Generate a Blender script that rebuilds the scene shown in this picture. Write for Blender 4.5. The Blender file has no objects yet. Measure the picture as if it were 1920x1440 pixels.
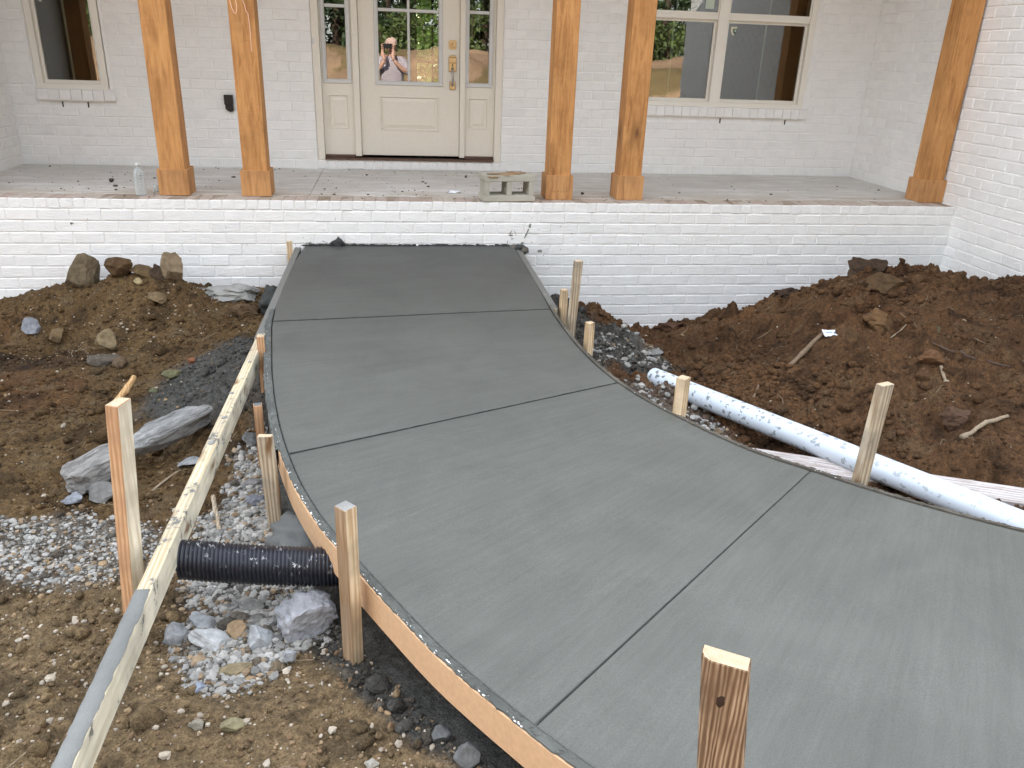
import bpy, bmesh, math, random
import numpy as np
from mathutils import Vector, Matrix
random.seed(7); rng = np.random.default_rng(11)
rad = math.radians
S = bpy.context.scene
COL = S.collection

# ------------------------------------------------------------------ camera
F, CX = 1499.84, 960.0
pit, yaw, rol = rad(22.597), rad(8.962), rad(2.117)
CAM = np.array([2.598, -5.855, 1.024])
fw = np.array([math.sin(yaw)*math.cos(pit), math.cos(yaw)*math.cos(pit), -math.sin(pit)])
rt = np.array([math.cos(yaw), -math.sin(yaw), 0.0]); up = np.cross(rt, fw)
r_, u_ = rt*math.cos(rol)+up*math.sin(rol), -rt*math.sin(rol)+up*math.cos(rol)
cd = bpy.data.cameras.new('camera'); cam = bpy.data.objects.new('camera', cd); COL.objects.link(cam)
cd.sensor_width = 36; cd.lens = F/1920*36; cd.clip_start = .02; cd.clip_end = 500
cam.matrix_world = Matrix(((r_[0], u_[0], -fw[0], CAM[0]), (r_[1], u_[1], -fw[1], CAM[1]), (r_[2], u_[2], -fw[2], CAM[2]), (0, 0, 0, 1)))
S.camera = cam
def px(p):
    d = np.asarray(p, float)-CAM; z = d@fw
    return 960+F*(d@r_)/z, 720-F*(d@u_)/z, z
def in_view(p, m=60):
    x, y, z = px(p); return z > 0 and -m < x < 1920+m and -m < y < 1440+m

# ------------------------------------------------------------------ light
SUN_EL, SUN_AZ = rad(27), rad(-18)
w = bpy.data.worlds.new('World'); S.world = w; w.use_nodes = True
nt = w.node_tree; nt.nodes.clear()
sky = nt.nodes.new('ShaderNodeTexSky'); sky.sky_type = 'NISHITA'; sky.sun_disc = False
sky.sun_elevation = SUN_EL; sky.sun_rotation = SUN_AZ; sky.air_density = 1.0; sky.dust_density = 1.0; sky.ozone_density = 1.0
# unseen thin cloud layer added over the clear sky to whiten its light
tcw = nt.nodes.new('ShaderNodeTexCoord'); mpw = nt.nodes.new('ShaderNodeMapping'); mpw.inputs['Scale'].default_value = (1, 1, 2.4); nt.links.new(tcw.outputs['Generated'], mpw.inputs[0])
nzw = nt.nodes.new('ShaderNodeTexNoise'); nzw.inputs['Scale'].default_value = 2.2; nzw.inputs['Detail'].default_value = 6; nzw.inputs['Roughness'].default_value = .6; nt.links.new(mpw.outputs[0], nzw.inputs[0])
rmw = nt.nodes.new('ShaderNodeMapRange'); rmw.inputs[1].default_value = .30; rmw.inputs[2].default_value = .56; rmw.inputs[3].default_value = .2; rmw.inputs[4].default_value = .8; nt.links.new(nzw.outputs[0], rmw.inputs[0])
mxw = nt.nodes.new('ShaderNodeMix'); mxw.data_type = 'RGBA'; nt.links.new(rmw.outputs[0], mxw.inputs[0]); nt.links.new(sky.outputs[0], mxw.inputs[6]); mxw.inputs[7].default_value = (6.7, 6.9, 7.25, 1)
bg = nt.nodes.new('ShaderNodeBackground'); bg.inputs[1].default_value = .12
wo = nt.nodes.new('ShaderNodeOutputWorld'); nt.links.new(mxw.outputs[2], bg.inputs[0]); nt.links.new(bg.outputs[0], wo.inputs[0])
sl_ = bpy.data.lights.new('sun', 'SUN'); sl_.energy = 5.0; sl_.angle = rad(.53); sl_.color = (1, .93, .82)
sun = bpy.data.objects.new('sun', sl_); COL.objects.link(sun)
sd = Vector((math.sin(SUN_AZ)*math.cos(SUN_EL), math.cos(SUN_AZ)*math.cos(SUN_EL), math.sin(SUN_EL)))
sun.rotation_euler = sd.to_track_quat('Z', 'Y').to_euler()
V = S.view_settings; V.view_transform = 'Standard'; V.look = 'None'; V.gamma = 1; V.use_curve_mapping = False
V.exposure = 2.18
S.cycles.use_denoising = True
S.cycles.max_bounces = 8; S.cycles.diffuse_bounces = 4; S.cycles.glossy_bounces = 4; S.cycles.transparent_max_bounces = 12
S.cycles.caustics_reflective = False; S.cycles.caustics_refractive = False

# ------------------------------------------------------------------ mesh helpers
def mesh_np(name, verts, faces, mats=(), smooth=False, midx=None, col=None, uv=None):
    """faces: (n,3|4) int array"""
    me = bpy.data.meshes.new(name)
    verts = np.asarray(verts, np.float32); faces = np.asarray(faces, np.int32)
    k = faces.shape[1]
    me.vertices.add(len(verts)); me.vertices.foreach_set('co', verts.ravel())
    me.loops.add(faces.size); me.loops.foreach_set('vertex_index', faces.ravel())
    me.polygons.add(len(faces)); me.polygons.foreach_set('loop_start', np.arange(0, faces.size, k, dtype=np.int32))
    for m in mats: me.materials.append(m)
    if midx is not None: me.polygons.foreach_set('material_index', np.asarray(midx, np.int32))
    me.polygons.foreach_set('use_smooth', np.full(len(faces), smooth))
    me.update(calc_edges=True)
    if col is not None:
        a = me.color_attributes.new('col', 'FLOAT_COLOR', 'POINT')
        c = np.ones((len(verts), 4), np.float32); c[:, :3] = col; a.data.foreach_set('color', c.ravel())
    if uv is not None:
        l = me.uv_layers.new(name='UVMap'); l.data.foreach_set('uv', np.asarray(uv, np.float32)[faces.ravel()].ravel())
    return me
def link(name, me, parent=None, loc=None, rot=None, **props):
    o = bpy.data.objects.new(name, me); COL.objects.link(o)
    if parent is not None: o.parent = parent
    if loc is not None: o.location = loc
    if rot is not None: o.rotation_euler = rot
    for k, v in props.items(): o[k] = v
    return o
def empty(name, loc, label=None, category=None, group=None, rot=None):
    o = bpy.data.objects.new(name, None); COL.objects.link(o); o.location = loc; o.empty_display_size = .05
    if rot is not None: o.rotation_euler = rot
    if label: o['label'] = label
    if category: o['category'] = category
    if group: o['group'] = group
    return o
class MB:
    """collects boxes / prisms / tubes into one mesh"""
    def __init__(s): s.v = []; s.f = []; s.m = []
    def add(s, v, f, m=0):
        b = len(s.v); s.v += [tuple(map(float, p)) for p in v]; s.f += [[i+b for i in q] for q in f]; s.m += [m]*len(f); return s
    def box(s, x0, x1, y0, y1, z0, z1, m=0):
        v = [(x0, y0, z0), (x1, y0, z0), (x1, y1, z0), (x0, y1, z0), (x0, y0, z1), (x1, y0, z1), (x1, y1, z1), (x0, y1, z1)]
        return s.add(v, [(0, 3, 2, 1), (4, 5, 6, 7), (0, 1, 5, 4), (1, 2, 6, 5), (2, 3, 7, 6), (3, 0, 4, 7)], m)
    def tube(s, pts, rs, n=12, m=0, cap=True):
        pts = [Vector(p) for p in pts]
        if not hasattr(rs, '__len__'): rs = [rs]*len(pts)
        ring = []; up0 = None
        for i, p in enumerate(pts):
            d = (pts[min(i+1, len(pts)-1)]-pts[max(i-1, 0)]).normalized()
            if up0 is None: up0 = Vector((0, 0, 1)) if abs(d.z) < .9 else Vector((1, 0, 0))
            a = d.cross(up0).normalized(); b = a.cross(d).normalized(); up0 = b
            ring.append([p+a*math.cos(2*PI*k/n)*rs[i]+b*math.sin(2*PI*k/n)*rs[i] for k in range(n)])
        v = [q for r in ring for q in r]; f = []
        for i in range(len(pts)-1):
            for k in range(n): f.append((i*n+k, i*n+(k+1) % n, (i+1)*n+(k+1) % n, (i+1)*n+k))
        if cap: f.append(tuple(range(n))[::-1]); f.append(tuple((len(pts)-1)*n+k for k in range(n)))
        return s.add(v, f, m)
    def poly(s, pts, y0, y1, m=0, axis='y'):
        n = len(pts)
        if axis == 'y': v = [(a, y0, b) for a, b in pts]+[(a, y1, b) for a, b in pts]
        elif axis == 'z': v = [(a, b, y0) for a, b in pts]+[(a, b, y1) for a, b in pts]
        else: v = [(y0, a, b) for a, b in pts]+[(y1, a, b) for a, b in pts]
        f = [tuple(range(n)), tuple(range(n, 2*n))[::-1]]+[(i, i+n, (i+1) % n+n, (i+1) % n) for i in range(n)]
        return s.add(v, f, m)
    def mesh(s, name, mats, smooth=False, bevel=0, seg=1):
        me = bpy.data.meshes.new(name); me.from_pydata(s.v, [], s.f)
        for m in (mats if isinstance(mats, (list, tuple)) else [mats]): me.materials.append(m)
        for p, i in zip(me.polygons, s.m): p.material_index = i
        bm = bmesh.new(); bm.from_mesh(me)
        bmesh.ops.recalc_face_normals(bm, faces=bm.faces)
        if bevel: bmesh.ops.bevel(bm, geom=[e for e in bm.edges if e.calc_face_angle(0) > .5], offset=bevel, segments=seg, affect='EDGES')
        bm.to_mesh(me); bm.free()
        if smooth:
            for p in me.polygons: p.use_smooth = True
        return me
    def build(s, name, mats, parent=None, bevel=0, smooth=False, loc=None, rot=None, seg=1, **props):
        return link(name, s.mesh(name, mats, smooth, bevel, seg), parent, loc, rot, **props)
PI = math.pi

# ------------------------------------------------------------------ numpy noise
def _hash(ix, iy, s):
    n = (ix.astype(np.int64)*374761393+iy.astype(np.int64)*668265263+s*1442695041) & 0x7fffffff
    n = ((n ^ (n >> 13))*1274126177) & 0x7fffffff
    return ((n ^ (n >> 16)) & 0xffffff)/16777215.0
def vnoise(x, y, s=0):
    ix, iy = np.floor(x), np.floor(y); fx, fy = x-ix, y-iy; fx = fx*fx*(3-2*fx); fy = fy*fy*(3-2*fy)
    a, b, c, d = _hash(ix, iy, s), _hash(ix+1, iy, s), _hash(ix, iy+1, s), _hash(ix+1, iy+1, s)
    return (a*(1-fx)+b*fx)*(1-fy)+(c*(1-fx)+d*fx)*fy
def fbm(x, y, o=4, s=0, g=.5):
    t = 0; a = 1; n = 0
    for i in range(o): t = t+a*vnoise(x*2**i+i*7.3, y*2**i-i*3.1, s+i); n += a; a *= g
    return t/n
def worley(x, y, s=0):
    ix, iy = np.floor(x), np.floor(y); best = np.full(x.shape, 9.0); bid = np.zeros(x.shape)
    for dx in (-1, 0, 1):
        for dy in (-1, 0, 1):
            cx, cy = ix+dx, iy+dy
            px_, py_ = cx+_hash(cx, cy, s), cy+_hash(cx, cy, s+5); d = (px_-x)**2+(py_-y)**2
            m = d < best; best = np.where(m, d, best); bid = np.where(m, _hash(cx, cy, s+9), bid)
    return np.sqrt(best), bid
def sstep(a, b, x): t = np.clip((x-a)/(b-a), 0, 1); return t*t*(3-2*t)

# ------------------------------------------------------------------ node materials
class M:
    def __init__(s, name):
        s.m = bpy.data.materials.new(name); s.m.use_nodes = True; s.t = s.m.node_tree; s.t.nodes.clear()
        s.out = s.n('OutputMaterial'); s.b = s.n('BsdfPrincipled'); s.l(s.b, 0, s.out, 0)
    def n(s, t, **k):
        o = s.t.nodes.new('ShaderNode'+t)
        for a, b in k.items(): setattr(o, a, b)
        return o
    def l(s, a, i, b, j):
        s.t.links.new(a.outputs[i], b.inputs[j])
    def plug(s, v, node, inp):
        if isinstance(v, tuple) and hasattr(v[0], 'outputs'): s.l(v[0], v[1], node, inp)
        elif hasattr(v, 'outputs'): s.l(v, 0, node, inp)
        elif isinstance(v, (tuple, list)) and len(v) == 3 and node.inputs[inp].type == 'RGBA': node.inputs[inp].default_value = (*v, 1)
        else: node.inputs[inp].default_value = v
    def coord(s, kind='Object', scale=(1, 1, 1), rot=(0, 0, 0), rnd=False):
        tc = s.n('TexCoord'); mp = s.n('Mapping'); s.l(tc, kind, mp, 0)
        mp.inputs['Scale'].default_value = scale; mp.inputs['Rotation'].default_value = rot
        if rnd:
            oi = s.n('ObjectInfo'); mu = s.n('Math', operation='MULTIPLY'); mu.inputs[1].default_value = 37.0; s.l(oi, 'Random', mu, 0)
            cb = s.n('CombineXYZ'); [s.l(mu, 0, cb, i) for i in range(3)]; s.l(cb, 0, mp, 'Location')
        return mp
    def noise(s, c, scale=5, detail=3, rough=.55, dist=0):
        o = s.n('TexNoise'); s.l(c, 0, o, 0); o.inputs['Scale'].default_value = scale; o.inputs['Detail'].default_value = detail
        o.inputs['Roughness'].default_value = rough; o.inputs['Distortion'].default_value = dist; return o
    def vor(s, c, scale=5, feature='F1', rnd=1):
        o = s.n('TexVoronoi', feature=feature); s.l(c, 0, o, 0); o.inputs['Scale'].default_value = scale; o.inputs['Randomness'].default_value = rnd; return o
    def ramp(s, src, stops, interp='LINEAR'):
        o = s.n('ValToRGB'); s.plug(src, o, 0); e = o.color_ramp.elements; o.color_ramp.interpolation = interp
        while len(e) < len(stops): e.new(.5)
        for q, (p, c) in zip(e, stops):
            q.position = p; q.color = (*c, 1) if isinstance(c, tuple) else (c, c, c, 1)
        return o
    def mix(s, f, a, b, mode='MIX'):
        o = s.n('Mix', data_type='RGBA', blend_type=mode); s.plug(f, o, 0); s.plug(a, o, 6); s.plug(b, o, 7); return (o, 2)
    def math(s, op, a, b=0.0, clamp=False):
        o = s.n('Math', operation=op); o.use_clamp = clamp; s.plug(a, o, 0); s.plug(b, o, 1); return o
    def bump(s, h, dist=.002, strength=1.0, normal=None):
        o = s.n('Bump'); o.inputs['Distance'].default_value = dist; o.inputs['Strength'].default_value = strength; s.plug(h, o, 'Height')
        if normal is not None: s.l(normal, 0, o, 'Normal')
        return o
    def knots(s, scale, axis=2, stretch=.5):
        tc = s.n('TexCoord'); sp = s.n('SeparateXYZ'); s.l(tc, 'Object', sp, 0); ax = [i for i in range(3) if i != axis]
        u = s.math('ADD', (sp, ax[0]), (sp, ax[1])); v = s.math('MULTIPLY', (sp, axis), stretch); oi = s.n('ObjectInfo'); r = s.math('MULTIPLY', (oi, 'Random'), 31.7)
        cb = s.n('CombineXYZ'); s.l(s.math('ADD', u, r), 0, cb, 0); s.l(s.math('ADD', v, r), 0, cb, 1)
        nz = s.noise(cb, scale*3, 2, .5); dn = s.math('MULTIPLY', nz, .35/scale); ad = s.n('VectorMath', operation='ADD'); s.l(cb, 0, ad, 0); s.l(dn, 0, ad, 1)
        o = s.n('TexVoronoi', voronoi_dimensions='2D'); s.l(ad, 0, o, 0); o.inputs['Scale'].default_value = scale; return o
    def fin(s, color=None, rough=None, normal=None, spec=None, metal=None):
        if color is not None: s.plug(color, s.b, 'Base Color')
        if rough is not None: s.plug(rough, s.b, 'Roughness')
        if normal is not None: s.l(normal, 0, s.b, 'Normal')
        if spec is not None: s.b.inputs['Specular IOR Level'].default_value = spec
        if metal is not None: s.b.inputs['Metallic'].default_value = metal
        return s.m

def paint_brick(name, base, rnd=True):
    m = M(name); c = m.coord('Object', rnd=rnd); g = m.coord('Object')
    n1 = m.noise(c, 9, 4, .6); n2 = m.noise(c, 55, 4, .65); n3 = m.noise(c, 190, 2, .6)
    st = m.coord('Object', scale=(1, 1, 4), rnd=rnd); n4 = m.noise(st, 22, 3, .6, .8)
    oi = m.n('ObjectInfo')
    tone = m.ramp((oi, 'Random'), [(0, tuple(v*.95 for v in base)), (.5, tuple(v*.985 for v in base)), (1, base)]) if rnd else m.ramp(n1, [(.3, tuple(v*.95 for v in base)), (.7, base)])
    dirt = m.ramp(n1, [(.25, .93), (.55, 1.0)])
    colr = m.mix(1.0, tone, dirt, 'MULTIPLY')
    sp = m.noise(c, 120, 2, .5); spk = m.ramp(sp, [(.745, 0.0), (.78, .5)])
    colr = m.mix(spk, colr, (.36, .33, .29))
    h = m.math('ADD', m.math('MULTIPLY', n2, .7), m.math('MULTIPLY', n4, 1.0)); h = m.math('ADD', h, m.math('MULTIPLY', n3, .25))
    return m.fin(colr, .62, m.bump(h, .0060, .6), .35)
WHITE = (.86, .85, .825)
m_paint = paint_brick('white_painted_brick', WHITE)
m_paintw = paint_brick('white_painted_mortar', tuple(v*1.02 for v in WHITE), False)
def raw_brick():
    m = M('bare_red_brick'); c = m.coord('Object', rnd=True); n = m.noise(c, 25, 4, .65); n2 = m.noise(c, 90, 3, .6); oi = m.n('ObjectInfo')
    t = m.ramp((oi, 'Random'), [(0, (.33, .20, .17)), (.3, (.42, .31, .26)), (.55, (.46, .40, .34)), (.8, (.40, .28, .25)), (1, (.50, .46, .38))])
    d = m.ramp(n, [(.35, (.36, .29, .21)), (.62, (.5, .46, .4))])
    return m.fin(m.mix(m.ramp(n2, [(.35, .2), (.65, .85)]), t, d), .9, m.bump(n2, .002, .6))
m_raw = raw_brick()
def cedar(name, c1, c2, c3, rough_mark=True):
    m = M(name); oi = m.coord('Object', scale=(1, 1, .10), rnd=True); c = m.coord('Object', rnd=True)
    n = m.noise(oi, 42, 5, .62, .6); n2 = m.noise(oi, 9, 3, .6, .5)
    col = m.ramp(n, [(.32, tuple(v*.8 for v in c1)), (.5, c2), (.68, c3)])
    blot = m.noise(c, 4.5, 4, .65); col = m.mix(m.ramp(blot, [(.44, 0.0), (.70, .5)]), col, tuple(v*.55 for v in c1))
    col = m.mix(m.ramp(n2, [(.3, .0), (.8, .45)]), col, tuple(min(1, v*1.25) for v in c3))
    kn = m.knots(3.0, 2, .55); kd = m.math('MULTIPLY', m.ramp((kn, 'Distance'), [(.03, 1.0), (.07, .55), (.16, .22), (.26, 0.0)]), m.ramp((kn, 'Color'), [(.30, 1.0), (.45, .0)]))
    col = m.mix(kd, col, (.11, .045, .018))
    saw = m.coord('Object', scale=(.4, .4, 6), rnd=True); sn = m.noise(saw, 30, 3, .7)
    sm = m.ramp(sn, [(.58, 0.0), (.70, .45)]); blot2 = m.ramp(m.noise(c, 7, 2, .5), [(.5, 0.0), (.65, 1.0)])
    col = m.mix(m.math('MULTIPLY', sm, blot2), col, (.13, .06, .025))
    h = m.math('ADD', n, m.math('MULTIPLY', sn, .6))
    return m.fin(col, .72, m.bump(h, .0016, .6), .3)
m_cedar = cedar('cedar_post', (.36, .15, .045), (.49, .232, .078), (.58, .305, .115))
m_cedarb = cedar('cedar_trim', (.36, .165, .06), (.46, .23, .088), (.53, .29, .125))
def lumber(name, pal, stain=None, cement=0.0, scale=1.0, axis=2, knots=True):
    m = M(name); sc = [1.0, 1.0, 1.0]; sc[axis] = .07
    g = m.coord('Object', scale=tuple(sc), rnd=True); c = m.coord('Object', rnd=True)
    n = m.noise(g, 90*scale, 5, .6, .7); n2 = m.noise(c, 7, 3, .6)
    wv = m.n('TexWave', wave_type='BANDS', bands_direction='X' if axis != 0 else 'Y'); m.l(g, 0, wv, 0)
    wv.inputs['Scale'].default_value = 22*scale; wv.inputs['Distortion'].default_value = 7; wv.inputs['Detail'].default_value = 3; wv.inputs['Detail Scale'].default_value = 1.2
    f = m.math('ADD', m.math('MULTIPLY', n, .6), m.math('MULTIPLY', (wv, 'Fac'), .4))
    col = m.ramp(f, [(.25, pal[0]), (.5, pal[1]), (.72, pal[2])])
    if stain: col = m.mix(m.ramp(n2, [(.42, 0.0), (.68, .75)]), col, stain)
    if knots:
        k = m.knots(6, axis, .45)
        col = m.mix(m.math('MULTIPLY', m.ramp((k, 'Distance'), [(.04, .9), (.08, .45), (.15, 0.0)]), m.ramp((k, 'Color'), [(.35, 1.0), (.5, 0.0)])), col, (.16, .08, .03))
    if cement:
        cn = m.noise(c, 14, 5, .7); col = m.mix(m.ramp(cn, [(.68-cement*.35, 0.0), (.72-cement*.35, .95)]), col, (.15, .15, .14))
    return m.fin(col, .78, m.bump(f, .0012, .6), .3)
m_pine = lumber('pine_lumber', [(.46, .31, .17), (.62, .46, .28), (.72, .58, .40)], (.34, .26, .17))
m_pineo = lumber('orange_pine_lumber', [(.40, .21, .10), (.52, .30, .155), (.60, .39, .23)], (.36, .20, .11))
m_pineg = lumber('weathered_pine_lumber', [(.26, .19, .12), (.44, .35, .24), (.55, .47, .35)], (.22, .19, .15), cement=.15)
m_pined = lumber('brown_rough_pine', [(.10, .052, .026), (.27, .165, .092), (.46, .33, .21)], (.13, .075, .04), scale=1.7)
m_pinep = lumber('pale_sapwood', [(.55, .47, .34), (.74, .67, .52), (.84, .79, .66)], (.45, .40, .3))
m_chip = lumber('raw_wood_chip', [(.40, .22, .09), (.52, .31, .14), (.6, .42, .22)], knots=False)
def end_grain():
    m = M('end_grain'); c = m.coord('Object', rnd=True); n = m.noise(c, 60, 3, .6); wv = m.n('TexWave', wave_type='RINGS', rings_direction='Z'); m.l(c, 0, wv, 0)
    wv.inputs['Scale'].default_value = 60; wv.inputs['Distortion'].default_value = 2
    return m.fin(m.mix(m.math('MULTIPLY', (wv, 'Fac'), .5), m.ramp(n, [(.3, (.50, .39, .25)), (.7, (.64, .54, .38))]), (.40, .28, .16)), .85, m.bump(n, .0015, .6))
m_end = end_grain()
def plain(name, col, rough=.6, bump=0, bs=60, spec=.4, var=.0, metal=0):
    m = M(name); c = m.coord('Object'); n = m.noise(c, bs, 4, .6)
    cc = col if not var else m.ramp(n, [(.3, tuple(v*(1-var) for v in col)), (.7, tuple(min(1, v*(1+var*.6)) for v in col))])
    return m.fin(cc, rough, m.bump(n, bump, .6) if bump else None, spec, metal)
m_trim = plain('cream_vinyl', (.80, .765, .68), .42, var=.02, bs=6)
m_door = plain('taupe_door_paint', (.76, .715, .62), .5, .0003, 40, var=.03)
m_brass = plain('satin_brass', (.62, .46, .26), .38, var=.04, metal=.75)
m_black = plain('black_plastic', (.02, .02, .022), .35)
m_dark = plain('dark_gap', (.02, .018, .016), .9)
m_thresh = plain('bronze_threshold', (.12, .07, .05), .6, .001, 50, var=.3)
m_grille = plain('grey_green_grille', (.42, .47, .40), .5)
m_glaz = plain('white_glazing_trim', (.62, .62, .60), .5)
def glass():
    m = bpy.data.materials.new('window_glass'); m.use_nodes = True; t = m.node_tree; t.nodes.clear()
    o = t.nodes.new('ShaderNodeOutputMaterial'); mx = t.nodes.new('ShaderNodeMixShader'); tr = t.nodes.new('ShaderNodeBsdfTransparent'); gl = t.nodes.new('ShaderNodeBsdfGlossy')
    fr = t.nodes.new('ShaderNodeFresnel'); fr.inputs[0].default_value = 1.75
    tc = t.nodes.new('ShaderNodeTexCoord'); ns = t.nodes.new('ShaderNodeTexNoise'); ns.inputs['Scale'].default_value = 3.2; bp = t.nodes.new('ShaderNodeBump'); bp.inputs['Distance'].default_value = .0009; bp.inputs['Strength'].default_value = .5
    t.links.new(tc.outputs['Object'], ns.inputs[0]); t.links.new(ns.outputs[0], bp.inputs['Height']); t.links.new(bp.outputs[0], gl.inputs['Normal'])
    mu = t.nodes.new('ShaderNodeMath'); mu.operation = 'MULTIPLY'; mu.inputs[1].default_value = 1.6; mu.use_clamp = True
    t.links.new(fr.outputs[0], mu.inputs[0]); t.links.new(mu.outputs[0], mx.inputs[0])
    gl.inputs['Roughness'].default_value = .0; tr.inputs[0].default_value = (.86, .89, .86, 1)
    t.links.new(tr.outputs[0], mx.inputs[1]); t.links.new(gl.outputs[0], mx.inputs[2]); t.links.new(mx.outputs[0], o.inputs[0]); return m
m_glass = glass()
def concrete(name, lo, hi, bs=.0008, dirt=None, rough=.85):
    m = M(name); c = m.coord('Object'); n = m.noise(c, 3, 5, .65); n2 = m.noise(c, 130, 4, .7)
    col = m.ramp(n, [(.3, lo), (.7, hi)])
    if dirt:
        st = m.coord('Object', scale=(.55, 3.2, 1)); d1 = m.noise(st, 3.0, 6, .72, .5); d2 = m.noise(st, 12, 6, .78, .4)
        sep = m.n('SeparateXYZ'); tc = m.n('TexCoord'); m.l(tc, 'Object', sep, 0)
        edge = m.ramp((sep, 'Y'), [(0, 1.0), (.25, .95), (.5, .5), (1.0, .4)])
        mud = m.math('MULTIPLY', m.ramp(d1, [(.34, 0.0), (.52, 1.0)]), edge)
        col = m.mix(m.math('MULTIPLY', mud, .8), col, dirt)
        col = m.mix(m.ramp(d2, [(.57, 0.0), (.66, .6)]), col, tuple(v*.55 for v in dirt))
    return m.fin(col, rough, m.bump(n2, bs, .7), .3)
m_floor = concrete('porch_floor_concrete', (.64, .635, .61), (.74, .73, .70), dirt=(.37, .30, .22))
m_block = concrete('cinder_block', (.36, .34, .28), (.52, .49, .41), .004, dirt=None)
m_mortar_spill = concrete('dried_cement', (.22, .22, .21), (.40, .39, .36), .008)
m_wetcem = concrete('wet_cement', (.115, .12, .115), (.17, .175, .17), .003)
def slab_mat():
    m = M('broomed_concrete'); uv = m.coord('UV'); c = m.coord('Object')
    st = m.coord('UV', scale=(2.2, 150, 1)); st2 = m.coord('UV', scale=(.8, 22, 1)); st3 = m.coord('UV', scale=(6, 420, 1))
    a = m.noise(st, 1.0, 4, .6, .15); b = m.noise(st2, 1.0, 4, .6, .4); d = m.noise(st3, 1.0, 3, .6)
    big = m.noise(c, 1.1, 4, .6); fine = m.noise(c, 260, 3, .65); pit_ = m.noise(uv, 45, 4, .7)
    sep = m.n('SeparateXYZ'); m.l(uv, 0, sep, 0)
    wet = m.ramp(m.math('ADD', m.math('MULTIPLY', (sep, 'Y'), .2), m.math('MULTIPLY', big, .16)), [(.08, (.064, .066, .060)), (.42, (.092, .095, .085)), (.85, (.114, .118, .103)), (1.0, (.117, .121, .106))])  # base tone of the slab, darker towards the house
    col = m.mix(1.0, m.mix(1.0, wet, m.ramp(m.noise(c, 2.6, 5, .65, .6), [(.35, .90), (.65, 1.08)]), 'MULTIPLY'), m.ramp(b, [(.3, .94), (.7, 1.05)]), 'MULTIPLY')
    col = m.mix(1.0, col, m.ramp(fine, [(.32, .84), (.5, 1.0), (.68, 1.16)]), 'MULTIPLY'); col = m.mix(1.0, col, m.ramp(m.noise(m.coord('UV', scale=(5, 60, 1)), 1.0, 4, .7), [(.34, .93), (.66, 1.06)]), 'MULTIPLY')
    col = m.mix(m.ramp(m.noise(st, 2.0, 5, .8), [(.66, 0.0), (.74, .45)]), col, (.05, .055, .05))
    h = m.math('ADD', m.math('MULTIPLY', a, 1.0), m.math('MULTIPLY', d, .6)); h = m.math('ADD', h, m.math('MULTIPLY', pit_, .35))
    rr = m.ramp(big, [(.3, .52), (.7, .68)])
    return m.fin(col, rr, m.bump(h, .0022, .65), .45)
m_slab = slab_mat()
def soil_mat(name, use_attr=True, col=(.12, .075, .045), stonescale=0):
    m = M(name); c = m.coord('Object'); n = m.noise(c, 38, 6, .72); n2 = m.noise(c, 150, 4, .7); n3 = m.noise(c, 5, 4, .6)
    if use_attr: at = m.n('Attribute', attribute_name='col'); base = (at, 'Color')
    else: base = col
    v = m.ramp(n, [(.28, .42), (.5, .95), (.74, 1.6)]); cc = m.mix(1.0, base, v, 'MULTIPLY'); cc = m.mix(1.0, cc, m.ramp(n2, [(.32, .55), (.68, 1.4)]), 'MULTIPLY')
    vs = m.vor(c, 120); gr = m.ramp((vs, 'Distance'), [(.0, 1.0), (.22, 0.0)]); pick = m.ramp((vs, 'Color'), [(.66, 0.0), (.7, .7)])
    cc = m.mix(m.math('MULTIPLY', gr, pick), cc, (.22, .19, .14))
    h = m.math('ADD', m.math('MULTIPLY', n, 1.0), m.math('MULTIPLY', n2, .45))
    return m.fin(cc, .92, m.bump(h, .028, .95), .25)
m_soil = soil_mat('disturbed_soil')
def stone_mat(name, col=None, bd=.004):
    m = M(name); c = m.coord('Object'); n = m.noise(c, 45, 5, .7); n2 = m.noise(c, 12, 4, .6)
    if col is None: at = m.n('Attribute', attribute_name='col'); base = (at, 'Color')
    else: base = m.ramp(n2, [(.3, tuple(v*.68 for v in col)), (.5, col), (.75, tuple(min(1, v*1.22) for v in col))])
    cc = m.mix(1.0, base, m.ramp(n, [(.25, .7), (.75, 1.2)]), 'MULTIPLY')
    return m.fin(cc, .88, m.bump(n, bd, .8), .3)
m_gravel = stone_mat('crushed_stone')
m_formface = plain('peach_hardboard', (.66, .42, .24), .6, .0004, 70, var=.10)

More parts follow.
